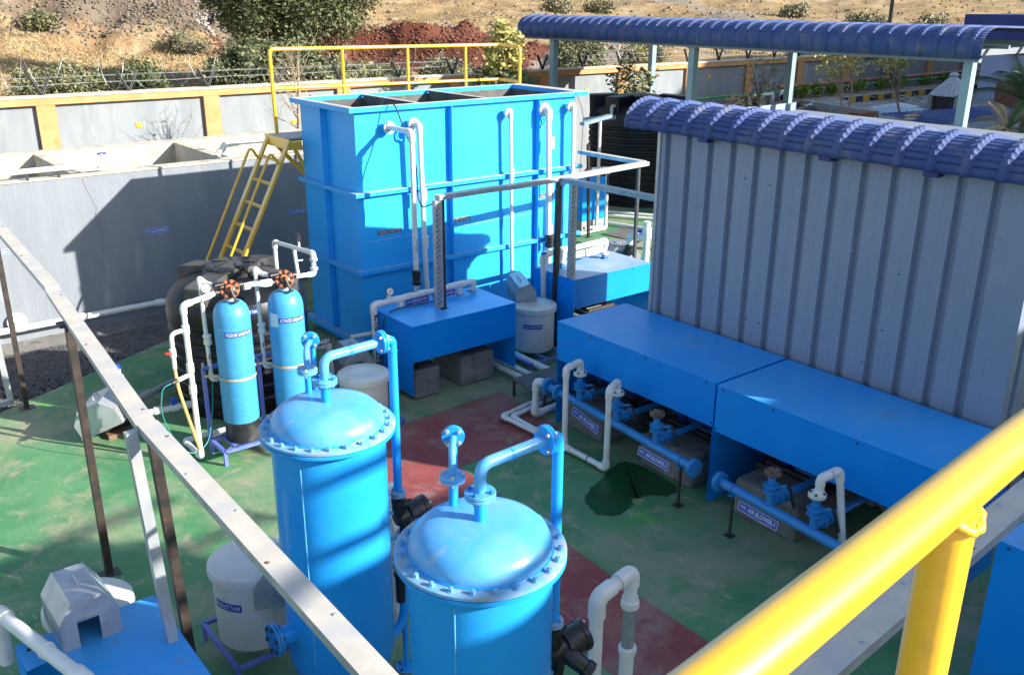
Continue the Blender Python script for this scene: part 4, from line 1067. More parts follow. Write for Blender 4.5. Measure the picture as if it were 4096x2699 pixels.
pump('dark pump on the left plinth under the filter feed hood', (5.52, 8.8, .36), (0, 1, 0))
pump('dark pump on the right plinth under the filter feed hood', (6.25, 8.8, .38), (0, 1, 0))
pump('pump with a pale end cap under the sunlit hood', (8.6, 8.9, .36), (-1, 0, 0), .4, .1)
pump('blue blower on the far plinth', (6.75, 6.63, .34), (0, -1, 0), .5, .13, 'motor_blue')
pump('blue blower on the plinth beside the wet stain', (6.75, 5.46, .34), (0, -1, 0), .5, .13, 'motor_blue')
pump('blue blower on the near plinth', (6.75, 4.26, .36), (0, -1, 0), .5, .13, 'motor_blue')

# ---- filter feed header over hood A
w = T('filter_feed_pipe', 'white header pipe with tees running over the filter feed hood', 'pipe', (5.2, 9.1, 1.0))
pipe(w, [(5.195, 9.10, .05), (5.18, 9.10, 1.045), (6.46, 9.10, 1.07), (6.62, 9.10, 1.075), (6.625, 9.10, .955)], .034)
for x in (5.42, 5.68, 6.30, 5.86): collar(w, (x, 9.10, 1.05+.018*(x-5.2)), (1, 0, .02), .042, .10)
for x, z in ((5.555, 1.05), (6.41, 1.07)):
    MB().cyl((x, 9.10, z), (x, 9.10, .952), .038, 14).build('tee', 'pvc_white', w); collar(w, (x, 9.10, z), (1, 0, 0), .045, .17)
fn = plane_fn((5.196-.004, 9.064, .62), (0, 0, -1), (1, 0, 0))
pl = plate(w, fn, .62, .052, 'sign_dark', n=1); lettering(pl, 'FEED WATER LINE', fn, .56, .036)
gx = T('pressure_gauge', 'round pressure gauge standing on the filter feed header pipe', 'gauge', (5.42, 9.1, 1.15))
gauge(gx, (5.40, 9.085, 1.175), (-.25, -.95, .2), (5.40, 9.10, 1.06))
collar(gx, (5.40, 9.10, 1.10), (0, 0, 1), .03, .06)
sign('name_plate', 'blue name plate hung on the feed header left of the perforated post', (5.76, 9.05, 1.005), (1, 0, .015), (0, .12, 1), .335, .085, 'FILTER FEED PUMP-1')
sign('name_plate', 'blue name plate hung on the feed header right of the perforated post', (6.15, 9.05, 1.01), (1, 0, .015), (0, .12, 1), .335, .085, 'FILTER FEED PUMP-2')
tag(MB().tube(rounded([(6.1, 9.0, .97), (5.9, 8.98, .975), (5.6, 9.02, .97), (5.36, 9.0, .97), (5.24, 8.98, .90), (5.225, 9.0, .5), (5.2, 9.0, .06)], .12, 6), .007, 6).build('cable', 'cable_black', None, 60), 'black cable draped over the filter feed hood', 'cable')

# ---- white dosing tanks
def dosing(label, cx, cy, R, z0, zl, text=None, ang=0, tw=.2, group='white plastic dosing tanks'):
    t = T('dosing_tank', label, 'dosing tank', (cx, cy, z0), group)
    MB().lathe((cx, cy, 0), [(R*.86, z0), (R*.90, z0+.02), (R*.92, zl-.10), (R*.92, zl-.04)], 40).build('body', 'plastic_white', t, 40)
    MB().lathe((cx, cy, 0), [(R*.95, zl-.085), (R*1.0, zl-.08), (R*1.02, zl-.05), (R*1.0, zl-.012), (R*.94, zl), (R*.5, zl+.008), (R*.3, zl-.004), (.01, zl-.006)], 44).build('lid', 'plastic_white', t, 40)
    if text:
        zc = z0+(zl-z0)*.60; fn = cyl_fn((cx, cy, zc), R*.922, ang)
        pl = plate(t, fn, tw, .06, 'sign_blue'); lettering(pl, text, fn, tw*.93, .034)
    return t
def low_stand(label, x0, x1, y0, y1, h, rails=1):
    t = T('tank_stand', label, 'stand', (x0, y0, 0), 'low blue tank stands')
    for a, b_ in (((x0, y0), (x1, y0)), ((x1, y0), (x1, y1)), ((x1, y1), (x0, y1)), ((x0, y1), (x0, y0)), ((.5*(x0+x1), y0), (.5*(x0+x1), y1))):
        MB().bar((*a, h), (*b_, h), .028, .028).build('rail', 'stand_blue', t, 0)
    for x, y in ((x0, y0), (x1, y0), (x0, y1), (x1, y1)): MB().bar((x, y, 0), (x, y, h), .028, .028, (0, 1, 0)).build('leg', 'stand_blue', t, 0)
    return t
va = lambda x, y: math.atan2(-y, -x)
dosing('white alum dosing tank with blue label between the two pump hoods', 7.43, 8.86, .288, .09, .69, 'ALUM DOSING SYSTEM', va(7.43, 8.86)-.06, .26)
low_stand('low blue stand under the alum dosing tank', 7.02, 7.60, 8.42, 9.2, .07)
dosing('white dosing tank half hidden behind the far pressure vessel', 4.58, 8.33, .283, .06, .60)
low_stand('low blue stand under the dosing tank behind the far pressure vessel', 4.30, 4.88, 8.02, 8.62, .06)
dosing('white dosing tank with dark label left of the far pressure vessel', 2.05, 5.48, .285, .16, .76, 'PRODUCT TANK', va(2.05, 5.48)-.75, .22)
low_stand('low blue stand under the white tank beside the far pressure vessel', 1.78, 2.36, 5.18, 5.80, .14)
dosing('white dosing tank behind the bottom left hood', 1.03, 5.66, .275, .06, .75)
hs = 'galvanised house shaped pump covers'
house('pump_cover', 'tilted galvanised cover hanging above the alum tank', (7.44, 9.12, .70), -.35, .27, .36, .30, tilt=-.25, mouth=False, tx=.25)
house('pump_cover', 'galvanised cover on a post behind the half hidden dosing tank', (4.80, 9.0, .32), -.05, .36, .34, .36, mouth=True, tx=.12)
house('pump_cover', 'galvanised cover on the white tank beside the far pressure vessel', (2.17, 5.30, .53), -.42, .32, .36, .27, mouth=False)
w = T('dosing_pipe', 'grey white pipe bending round the cover behind the half hidden tank', 'pipe', (5.0, 9.2, .6))
pipe(w, [(4.88, 9.15, .70), (5.22, 9.10, .70), (5.13, 8.88, .70)], .026, 'pvc_grey', 'pvc_grey')
MB().cyl((4.80, 8.98, 0), (4.80, 8.98, .35), .03, 12).build('post', 'pvc_white', w)
tag(MB().tube(rounded([(2.22, 5.28, .60), (2.16, 5.18, .56), (2.17, 5.16, .46)], .05, 5), .007, 6).build('tube', 'cable_black', None, 60), 'short black tube curling from the cover on the white tank', 'tubing')
w = T('backwash_pipe', 'grey backwash pipe with lettered plate right of the carbon filter', 'pipe', (4.3, 8.9, .7))
pipe(w, [(4.05, 8.88, .78), (4.45, 8.86, .80), (4.5, 8.86, .05)], .032, 'pvc_grey', 'pvc_grey')
fn = plane_fn((4.30, 8.80, .86), (1, 0, .03), (0, .2, 1)); pl = plate(w, fn, .30, .07, 'sign_dark', n=1); lettering(pl, 'BACK WASH', fn, .27, .05)
w = T('floor_pipe', 'grey pipe slanting along the floor behind the carbon filter', 'pipe', (4.4, 8.7, .05))
pipe(w, [(4.15, 9.1, .06), (4.75, 8.05, .06)], .035, 'pvc_grey')

# ================================================================== PRESSURE VESSELS
def vessel(label, cx, cy, far):
    t = T('pressure_vessel', label, 'pressure vessel', (cx, cy, 0), 'blue pressure vessels')
    c = Vector((cx, cy, 0)); R = .342; zf = 2.0
    MB().lathe(c, [(R*.55, .235), (R*.80, .27), (R*.94, .33), (R, .42), (R, zf-.045)], 64).build('body', 'vessel_blue', t, 50)
    for k in range(3):
        a = k*2*PI/3+.5; q = c+Vector((math.cos(a), math.sin(a), 0))*R*.8
        MB().bar(q+Vector((0, 0, .33)), q, .07, .05, (math.cos(a), math.sin(a), 0)).build('leg', 'vessel_blue', t, 0)
    MB().lathe(c, [(R-.01, zf-.046), (.400, zf-.045), (.404, zf-.041), (.404, zf-.026), (.400, zf-.023), (R-.01, zf-.022)], 72).build('body_flange', 'vessel_blue', t, 40)
    MB().lathe(c, [(R-.02, zf-.019), (.400, zf-.018), (.404, zf-.015), (.404, zf-.001), (.4, zf+.002), (R-.05, zf+.003)], 72).build('cover_flange', 'flange_dust', t, 40)
    fl = [o for o in t.children if o.name.startswith('cover_flange')][0]
    MB().lathe(c, [(R*.985, zf+.002), (R*.99, zf+.018), (R*.975, zf+.045), (R*.93, zf+.078), (R*.84, zf+.108), (R*.70, zf+.130), (R*.5, zf+.141), (R*.25, zf+.147), (.002, zf+.149)], 72).build('dome', 'vessel_top', t, 60)
    MB().tube([c+Vector((R*.99*math.cos(a), R*.99*math.sin(a), zf+.005)) for a in np.linspace(0, 2*PI, 61)[:-1]], .008, 6, closed=True).build('weld', 'vessel_blue', t)
    for k in range(24):
        a = 2*PI*k/24+.06
        bolt(fl, c+Vector((.372*math.cos(a), .372*math.sin(a), zf+.003)), (0, 0, 1), .0135, .017, 'flange_dust')
    s = math.radians(213.6)
    MB().tube([c+Vector((R*math.cos(s), R*math.sin(s), z+.0)) for z in np.linspace(.5, 1.9, 24)], .005, 6).build('weld', 'vessel_top', t)
    # thick nozzle and pipe towards +X
    n0 = c+Vector((0, 0, zf+.14))
    MB().cyl(n0, n0+Vector((0, 0, .10)), .029, 18).build('nozzle', 'vessel_blue', t)
    flange(t, (cx, cy, zf+.275), (0, 0, 1), .073, .016, 'vessel_top', 4, 'pipe_blue', br=.0105, ph=.5)
    xe = .39
    MB().tube(rounded([(cx, cy, zf+.29), (cx, cy, zf+.425), (cx+xe, cy, zf+.435)], .16, 10), .0285, 18).build('pipe', 'vessel_top', t, 50)
    MB().tube([(cx+.165+.02*math.cos(0), cy, zf+.4275), (cx+.168, cy, zf+.428)], .0305, 16).build('weld', 'vessel_blue', t)
    flange(t, (cx+xe, cy, zf+.435), (1, 0, 0), .073, .015, 'vessel_blue', 4, 'galv', br=.0105, ph=.75)
    MB().tube(rounded([(cx+xe+.018, cy, zf+.435), (cx+.468, cy, zf+.435), (cx+.468, cy, 1.37)], .075, 8), .0285, 18).build('pipe', 'vessel_blue', t, 50)
    MB().lathe((cx+.468, cy, zf+.355), [(.0285, 0), (.0315, .003), (.0315, .008), (.0285, .011)], 18).build('weld', 'vessel_blue', t)
    flange(t, (cx+.468, cy, 1.365), (0, 0, 1), .052, .014, 'flange_dust', 4, 'galv', br=.008)
    # thin nozzle with its own flange, leading away
    b0 = c+Vector((-.01, .205, zf+.115)); d = Vector((.60, .80, 0)).normalized()
    MB().cyl(b0, b0+Vector((0, 0, .14)), .020, 16).build('nozzle', 'vessel_blue', t)
    flange(t, b0+Vector((0, 0, .165)), (0, 0, 1), .062, .014, 'vessel_top', 4, 'galv', br=.0095, ph=.9)
    z3 = b0+Vector((0, 0, .305))
    MB().tube(rounded([b0+Vector((0, 0, .18)), z3-d*.0, z3+d*.15], .06, 8), .0175, 14).build('pipe', 'vessel_top', t, 50)
    flange(t, z3+d*.15, d, .055, .012, 'vessel_blue', 4, 'galv', br=.0095, ph=.8)
    MB().tube(rounded([z3+d*.165, z3+d*.215, z3+d*.215-Vector((0, 0, .95))], .04, 6), .0175, 14).build('pipe', 'vessel_blue', t, 50)
    # clamps and lower pipe to the bottom of the vessel
    vx = Vector((cx+.468, cy, 0))
    for z in (1.24, 1.05): MB().bar(c+Vector((R*.96, 0, z)), vx+Vector((0, 0, z)), .022, .022).build('clamp_bar', 'vessel_top', t, 0)
    MB().tube(rounded([vx+Vector((0, -.02, .95)), vx+Vector((0, -.02, .40)), vx+Vector((-.17, -.04, .28)), c+Vector((.12, -.05, .25))], .16, 8), .033, 16).build('lower_pipe', 'vessel_blue', t, 50)
    MB().cyl(vx+Vector((0, -.02, .42)), vx+Vector((0, -.02, .0)), .021, 14).build('prop', 'vessel_blue', t)
    flange(t, vx+Vector((0, -.02, .012)), (0, 0, 1), .075, .010, 'green_floor' if False else 'vessel_blue', 4, 'dark_steel', two=False, br=.008)
    # side hand hole
    hz = .66
    MB().cyl(c+Vector((-R*.9, 0, hz)), c+Vector((-R-.11, 0, hz)), .062, 20).build('hand_hole', 'vessel_blue', t)
    flange(t, c+Vector((-R-.11, 0, hz)), (-1, 0, 0), .105, .018, 'pipe_blue', 6, 'dark_steel', br=.011)
    return t
vessel('far blue pressure vessel with domed bolted cover, left of its twin', 2.31, 4.67, True)
vessel('near blue pressure vessel with domed bolted cover, in the middle of the foreground', 2.234, 3.03, False)
def mport(label, x, y):
    c = Vector((x, y, 1.33)); t = T('multiport_valve', label, 'valve', c, 'black multiport valves beside the pressure vessels')
    MB().lathe(c, [(.038, -.12), (.046, -.11), (.046, -.03), (.05, -.02), (.05, .0), (.036, .005)], 18).build('union', 'valve_black', t, 30)
    a = Vector((.86, -.05, .10)).normalized(); o_ = c+Vector((0.0, 0, -.15))
    MB().lathe(o_-a*.03, [(.04, 0), (.06, .03), (.062, .09), (.078, .10), (.082, .12), (.082, .20), (.088, .205), (.088, .235), (.06, .25)], 24, a).build('body', 'valve_black', t, 30)
    u, w = frame(a)
    for k in range(8):
        q = 2*PI*k/8; bolt(t, o_+a*.207+(u*math.cos(q)+w*math.sin(q))*.078, a, .008, .012, 'galv')
    MB().lathe(o_+a*.05, [(.05, 0), (.052, .08), (.046, .16), (.055, .165), (.055, .20), (.03, .21)], 20, (.35, -.75, -.45)).build('port', 'valve_black', t, 30)
    MB().tube(rounded([o_+a*.05, o_+a*.03+Vector((0, .0, -.16)), o_+Vector((-.02, -.02, -.18)), o_+Vector((-.02, -.02, -.62))], .05, 5), .036, 14).build('lower_port', 'valve_black', t, 50)
    for z in (-.30, -.36, -.42): MB().lathe(o_+Vector((-.02, -.02, z)), [(.036, 0), (.048, .008), (.048, .024), (.036, .03)], 16).build('port_nut', 'valve_black', t, 30)
    MB().cyl(o_+a*.1+Vector((0, .02, .05)), o_+a*.06+Vector((0, .12, .02)), .04, 16).build('port', 'valve_black', t)
    return t
mport('black multiport valve between the two pressure vessels', 2.778, 4.67)
mport('black multiport valve right of the near pressure vessel', 2.702, 3.03)
w = T('valve_loop_pipe', 'white pipe loop rising behind the far vessel between the vessels', 'pipe', (3.08, 5.2, 0))
pipe(w, [(2.60, 5.05, .12), (3.08, 5.25, .12), (3.10, 5.30, 1.04), (2.98, 5.02, 1.06), (2.90, 4.82, 1.0)], .036)
pipe(w, [(2.98, 5.08, .05), (2.97, 5.06, .98), (2.86, 4.80, .98)], .034)
w = T('sight_pipe', 'white pipe loop with a clear grey sight tube at the bottom right', 'pipe', (3.1, 3.1, 0))
pipe(w, [(3.22, 3.24, .02), (3.26, 3.28, 1.13), (3.57, 3.31, 1.16), (3.56, 3.30, .98)], .042)
MB().cyl((3.56, 3.30, 1.0), (3.555, 3.295, .96), .05, 18).build('pipe_end', 'pvc_white', w)
for z, s in ((.955, 1), (.62, -1)):
    MB().lathe((3.553, 3.292, z), [(.046, .03*s), (.056, .02*s), (.058, -.015*s), (.05, -.03*s)], 22).build('socket', 'pvc_white', w, 30)
MB().cyl((3.553, 3.292, .95), (3.546, 3.288, .60), .038, 20).build('clear_tube', 'clear_pipe', w)
pipe(w, [(3.546, 3.288, .60), (3.54, 3.285, .20)], .045, fittings=False)
pipe(w, [(2.72, 3.30, .15), (3.30, 3.30, .16), (3.54, 3.285, .17), (3.9, 3.27, .16)], .046, fittings=False)
collar(w, (3.30, 3.30, .16), (1, 0, 0), .05, .012, 'pvc_grey')

# ================================================================== AIR BLOWER HEADERS
def valve_stack(t, p, top, mat_top, pump_side=True):
    p = V(p); z = p.z
    MB().cyl(p, p+Vector((0, 0, .30)), .032, 18).build('riser', 'pipe_blue', t)
    for dz in (.175, .225): flange(t, p+Vector((0, 0, dz)), (0, 0, 1), .066, .012, 'pipe_blue', 4, 'pipe_blue', two=False, br=.007)
    MB().cyl(p+Vector((0, 0, .175)), p+Vector((0, 0, .24)), .042, 16).build('valve_body', 'pipe_blue', t)
    MB().cyl(p+Vector((.03, -.03, .20)), p+Vector((.11, -.07, .20)), .014, 10).build('valve_stem', 'pipe_blue', t)
    MB().tube([p+Vector((.11, -.07, .215)), p+Vector((.13, -.10, .16)), p+Vector((.14, -.14, .02))], .013, 8).build('valve_handle', 'valve_black', t, 40)
    flange(t, p+Vector((0, 0, top)), (0, 0, 1), .070, .014, mat_top, 4, 'dark_steel', two=True, br=.009)
    # check valve branch to the blower
    q = p+Vector((.05, 0, .09))
    MB().cyl(p+Vector((.0, 0, .06)), p+Vector((.72, 0, .05)), .032, 16).build('branch', 'pipe_blue', t)
    for dx in (.13, .21): flange(t, p+Vector((dx, 0, .058)), (1, 0, 0), .058, .012, 'pipe_blue', 4, 'pipe_blue', two=False, br=.007)
def header(label, A, B, ends, stacks, props, txts):
    t = T('air_header', label, 'air pipe', A, 'blue air header pipes')
    A = V(A); B = V(B); d = (B-A).normalized()
    MB().cyl(A, B, .042, 22).build('pipe', 'pipe_blue', t)
    for e, s in ends: flange(t, e, d*s, .088, .018, 'pipe_blue', 4, 'pipe_blue', two=True, br=.010)
    for y in stacks['w']: valve_stack(t, A+(B-A)*((y-A.y)/(B.y-A.y)), .335, 'pvc_white')
    for y in stacks['r']: valve_stack(t, A+(B-A)*((y-A.y)/(B.y-A.y)), .335, 'rust')
    for y in props:
        p = A+(B-A)*((y-A.y)/(B.y-A.y))
        MB().bar((p.x, p.y, .405), (p.x, p.y, 0), .02, .02, (0, 1, 0)).build('prop', 'dark_steel', t, 0)
        MB().box(p.x-.045, p.x+.045, p.y-.025, p.y+.025, .404, .412).build('clip_plate', 'pipe_blue', t, 0)
        MB().tube([p+Vector((.047*math.cos(a), 0, .047*math.sin(a))) for a in np.linspace(-.3, PI+.3, 12)], .006, 6).build('u_bolt', 'pipe_blue', t)
        MB().box(p.x-.04, p.x+.04, p.y-.04, p.y+.04, 0, .006).build('foot', 'dark_steel', t, 0)
    return t
header('far blue air header pipe with three valve stacks in front of the blowers', (6.13, 7.02, .46), (5.94, 4.83, .46), [((5.94, 4.83, .46), 1), ((6.135, 7.06, .46), 1), ((6.115, 6.86, .46), 1)], {'w': (6.51, 5.92), 'r': (5.34,)}, (4.99,), None)
header('near blue air header pipe partly behind the yellow rail', (5.93, 4.52, .46), (5.76, 2.3, .46), [((5.93, 4.52, .46), -1)], {'w': (3.53,), 'r': (3.97,)}, (4.36,), None)
MB_ = [('blue name plate on the far air header beside the first white loop', (6.035, 6.36, .34), 'AIR BLOWER-1'), ('blue name plate on the air header above the wet stain', (5.935, 5.31, .36), 'AIR BLOWER-2'), ('blue name plate on the near air header beside the yellow rail', (5.87, 4.06, .36), 'AIR BLOWER-1')]
for lab, c, tx in MB_:
    sign('name_plate', lab, c, (-.08, -1, 0 if 'far air' not in lab else -.16), (.30, 0, 1), .43, .085, tx)
w = T('air_loop_pipe', 'pair of tall white pipe loops joined low over the floor', 'pipe', (5.84, 6.1, 0))
pipe(w, [(6.082, 6.51, .80), (6.082, 6.51, .925), (5.845, 6.46, .925), (5.848, 6.46, .06), (5.85, 5.845, .06), (5.85, 5.845, .90), (6.033, 5.92, .91), (6.033, 5.92, .80)], .030)
for y in (6.51, 5.92): MB().lathe((6.13-.0837*(7.02-y), y, .80), [(.05, 0), (.04, .02), (.036, .05)], 16).build('adapter', 'pvc_white', w, 30)
collar(w, (5.849, 6.1, .06), (0, 1, 0), .033, .012, 'dark_steel')
w = T('air_loop_pipe', 'white pipe loop on the near air header behind the yellow rail', 'pipe', (5.87, 3.5, 0))
pipe(w, [(5.876, 3.53, .80), (5.876, 3.53, .93), (6.08, 3.50, .95), (6.02, 3.30, .05), (6.6, 3.3, .05)], .03)
MB().lathe((5.876, 3.53, .80), [(.05, 0), (.04, .02), (.036, .05)], 16).build('adapter', 'pvc_white', w, 30)
w = T('floor_conduit', 'white pipe with tall elbow joining the far air header', 'pipe', (6.1, 7.2, 0))
pipe(w, [(6.18, 7.08, .47), (6.10, 7.22, .47), (6.09, 7.235, .075), (6.75, 7.30, .075)], .036)
for i, (a, b_) in enumerate(((5.79, 7.50), (5.87, 7.42))):
    w = T('floor_conduit', ['outer white conduit bending across the red path', 'inner white conduit bending across the red path'][i], 'pipe', (a, b_, .06), 'white conduits on the red path')
    pipe(w, [(6.9, 7.62-i*.1, .065), (a, 7.43-i*.075, .065), (5.84+i*.012, 6.50+i*.03, .065)], .026)
w = T('low_slab', 'dark slate platform on thin legs in front of the alum tank', 'platform', (6.3, 7.9, 0))
MB().box(6.31, 7.2, 7.33, 7.92, .20, .222).build('top', 'slate_slab', w, 0)
for x, y in ((6.33, 7.90), (6.33, 7.35), (7.18, 7.9)): MB().bar((x, y, 0), (x, y, .2), .025, .025, (0, 1, 0)).build('leg', 'dark_steel', w, 0)
for i, x in enumerate((6.66, 6.80, 7.08)):
    w = tag(MB().tube([(x+.02, 9.3, .06), (x, 7.95+.02*i, .065)], .035 if i < 2 else .045, 14).build('floor_pipe', 'pvc_white', None, 40), ['white floor pipe nearest the feed pump plinth', 'second white floor pipe from the feed pump plinth', 'thick white floor pipe running under the alum tank'][i], 'pipe', 'white floor pipes by the alum tank')
MB_ = None

# ================================================================== CABLE TRAYS AND POSTS
def tray(label, pts, w=.10, h=.05, mat='galv_dusty', side='galv_side', screws_=True):
    t = T('cable_tray', label, 'cable tray', pts[0], 'galvanised cable trays')
    for a, b_ in zip(pts, pts[1:]):
        a = V(a); b_ = V(b_)
        MB().bar(a, b_, w, h).build('channel', side, t, 0)
        MB().bar(a+Vector((0, 0, h/2+.002)), b_+Vector((0, 0, h/2+.002)), w+.008, .003).build('cover', mat, t, 0)
        if screws_:
            L = (b_-a).length; n = max(2, int(L/.42)); d = (b_-a).normalized(); s = d.cross(Vector((0, 0, 1)))
            for k in range(n): bolt(t, a+d*(L*(k+.5)/n)+s*w*.30*(1 if k % 2 else -1)+Vector((0, 0, h/2+.0035)), (0, 0, 1), .008, .004, 'rust' if k % 3 == 0 else 'galv', 'screw')
    return t
tray('long dusty cable tray running diagonally across the left foreground', [(1.70, 10.6, 2.205), (1.572, 7.86, 2.205)])
tray('nearer length of the dusty diagonal cable tray at the left', [(1.569, 7.85, 2.185), (1.325, 4.85, 2.185)])
tray('nearest length of the dusty diagonal cable tray, passing before the vessels', [(1.325, 4.84, 2.20), (1.27, 2.0, 2.20)])
def post(name, label, a, b_, w, mat, foot=True, cap=False):
    t = T(name, label, 'post', a)
    MB().bar(a, b_, w, w, (0, 1, 0)).build('shaft', mat, t, 0)
    if foot: MB().box(a[0]-.08, a[0]+.08, a[1]-.06, a[1]+.06, a[2], a[2]+.008).build('foot_plate', 'dark_steel', t, 0)
    if cap: MB().box(b_[0]-.075, b_[0]+.03, b_[1]-.07, b_[1]+.05, b_[2]-.02, b_[2]).build('head_plate', 'dark_steel', t, 0)
    return t
post('tray_post', 'black steel tray post farthest left, standing beside the gravel', (1.735, 11.03, 0), (1.735, 11.03, 2.18), .05, 'black_steel')
post('tray_post', 'black steel tray post in the middle of the left foreground', (1.484, 7.09, 0), (1.484, 7.09, 2.16), .055, 'black_steel', cap=True)
post('tray_post', 'black steel tray post beside the galvanised post at the bottom left', (1.50, 5.18, 0), (1.38, 5.0, 2.15), .055, 'black_steel')
post('galvanised_post', 'pale galvanised post rising through the bottom left hood', (1.285, 4.80, .80), (1.235, 4.86, 2.19), .06, 'galv', False)
t = T('tray_drop', 'pale galvanised tray drop at the far left edge with foot rail', 'post', (1.6, 11.2, 0))
MB().bar((1.60, 11.12, 0.05), (1.52, 11.05, 2.15), .06, .05, (0, 1, 0)).build('shaft', 'galv', t, 0)
MB().bar((1.62, 11.12, .10), (.9, 10.85, .10), .06, .05).build('foot_rail', 'galv', t, 0)
zt = 2.265
t = T('cable_tray', 'sunlit white galvanised cable tray crossing in front of the blue tank', 'cable tray', (5.9, 8.8, zt), 'galvanised cable trays')
P_ = [Vector((5.905, 8.80, zt)), Vector((6.6, 8.81, zt+.005)), Vector((7.1, 8.825, zt-.005)), Vector((7.81, 8.86, zt)), Vector((9.58, 9.04, zt))]
for a, b_ in zip(P_, P_[1:]):
    MB().bar(a, b_, .10, .05).build('channel', 'galv', t, 0); MB().bar(a+Vector((0, 0, .027)), b_+Vector((0, 0, .027)), .106, .003).build('cover', 'galv_dusty', t, 0)
MB().bar((9.57, 9.08, zt), (9.53, 10.36, zt), .09, .05).build('channel', 'galv_blue', t, 0)
MB().bar((9.57, 9.08, zt+.027), (9.53, 10.36, zt+.027), .096, .003).build('cover', 'galv_dusty', t, 0)
t = T('cable_tray', 'grey galvanised tray branch running to the corner of the shed', 'cable tray', (7.85, 8.8, zt), 'galvanised cable trays')
MB().bar((7.83, 8.80, zt-.006), (7.93, 6.78, zt-.006), .10, .055).build('channel', 'galv_blue', t, 0)
MB().bar((7.83, 8.80, zt+.024), (7.93, 6.78, zt+.024), .106, .003).build('cover', 'galv_side', t, 0)
def perf(name, label, a, b_):
    t = T(name, label, 'post', a)
    a = V(a); b_ = V(b_)
    MB().box(a.x-.05, a.x-.045, a.y-.03, a.y+.03, a.z, b_.z).build('flange_strip', 'galv_side', t, 0)
    MB().box(a.x-.045, a.x+.045, a.y-.032, a.y-.028, a.z, b_.z).build('web', 'galv_side', t, 0)  # darker zinc stands in for the shade on this face
    b = MB(); z = a.z+.05
    while z < b_.z-.05:
        b.box(a.x-.038, a.x-.018, a.y-.0335, a.y-.0325, z, z+.016); b.box(a.x-.012, a.x+.006, a.y-.0335, a.y-.0325, z+.022, z+.034); z += .062
    b.build('slots', 'cable_black', t, 0)
    return t
perf('perforated_post', 'perforated galvanised post rising from the filter feed hood', (5.905, 8.80, .955), (5.905, 8.80, 2.24))
MB().box(5.952, 5.985, 8.77, 8.83, .955, 2.24).build('back_angle', 'black_steel', bpy.data.objects['perforated_post'], 0)
perf('perforated_post', 'perforated galvanised post rising from the sunlit hood', (7.875, 8.66, 1.005), (7.875, 8.66, 2.24))
post('tray_post', 'black steel post under the tray corner behind the alum tank', (7.84, 8.93, 0), (7.84, 8.90, 2.24), .062, 'black_steel')
post('tray_post', 'thin dark post under the far end of the sunlit tray', (9.47, 9.08, 0), (9.47, 9.08, 2.24), .04, 'dark_steel')
post('tray_post', 'thin black post standing on the green floor before the blue cabinet', (12.38, 13.14, 0), (11.9, 12.72, 1.9), .045, 'black_steel')
tray('near dusty cable tray passing under the yellow rail at the right', [(2.0, 1.357, 2.245), (5.6, 1.588, 2.245)], .12, .055)
t = T('tray_post', 'grey galvanised leg under the near cable tray at the right', 'post', (3.4, 1.4, 0))
MB().bar((3.42, 1.44, 0), (3.42, 1.44, 2.21), .05, .05, (0, 1, 0)).build('shaft', 'galv', t, 0)

# ================================================================== HOOD B PIPING AND THE AREA BEHIND
w = T('transfer_pipe', 'sunlit white header pipe over the hood right of the alum tank', 'pipe', (7.8, 9.1, 1.2))
pipe(w, [(7.80, 9.10, .3), (7.77, 9.10, 1.235), (8.90, 9.10, 1.255), (8.905, 9.12, 1.10)], .038)
collar(w, (8.12, 9.10, 1.24), (1, 0, 0), .05, .16); MB().cyl((8.12, 9.10, 1.24), (8.12, 9.11, 1.08), .042, 14).build('tee', 'pvc_white', w)
for x in (8.12, 8.905):
    flange(w, (x, 9.12, 1.075), (0, 0, 1), .068, .014, 'pvc_white', 4, 'rust', br=.007)
    MB().cyl((x, 9.12, 1.07), (x, 9.12, .99), .03, 14).build('stub', 'pipe_blue', w)
MB().tube(rounded([(7.80, 9.08, 1.235), (7.66, 9.02, 1.235), (7.655, 9.02, 1.14)], .03), .016, 10).build('tap', 'pvc_white', w, 40)
MB().box(7.70, 7.76, 9.02, 9.06, 1.26, 1.285).build('tap_handle', 'handle_blue', w, 0)
gx = T('pressure_gauge', 'pressure gauge half hidden behind the black post on the header', 'gauge', (8.0, 9.1, 1.3))
gauge(gx, (7.99, 9.08, 1.36), (-.6, -.75, .2), (7.99, 9.10, 1.25))
sign('name_plate', 'blue name plate under the header, crossed by the perforated post', (8.31, 9.055, 1.155), (1, 0, .02), (0, .25, 1), .33, .085, 'TRANSFER PUMP', 'sign_mid', False)
sign('name_plate', 'sunlit white name plate hanging on the header beside the last flange', (8.66, 9.045, 1.165), (1, 0, .08), (0, .30, 1), .33, .10, 'TRANSFER PUMP', 'paper_white', False)
w = T('floor_valve_pipe', 'white floor pipe with blue valve handle behind the blue tank', 'pipe', (9.4, 10.6, .1))
pipe(w, [(9.6, 11.1, .10), (10.35, 10.55, .10), (11.0, 10.3, .10)], .05, fittings=False)
collar(w, (9.78, 10.98, .10), (.8, -.6, 0), .065, .14); MB().box(9.66, 9.78, 10.98, 11.06, .19, .215).build('valve_handle', 'handle_blue', w, 0)
w = T('discharge_pipe', 'tall white pipe stub with blue valve and black union behind the sunlit hood', 'pipe', (11.2, 10.7, 0))
pipe(w, [(11.30, 10.95, .28), (11.30, 10.95, .62), (11.32, 10.62, .64)], .05)
MB().lathe((11.30, 10.95, .36), [(.06, -.10), (.10, -.06), (.10, -.01), (.07, .02), (.07, .05), (.09, .07), (.06, .1)], 18).build('union', 'valve_black', w, 30)
MB().tube([(11.33, 10.60, .0), (11.33, 10.60, .92)], .06, 16).build('riser', 'pvc_white', w, 40); collar(w, (11.33, 10.60, .72), (0, 0, 1), .078, .18)
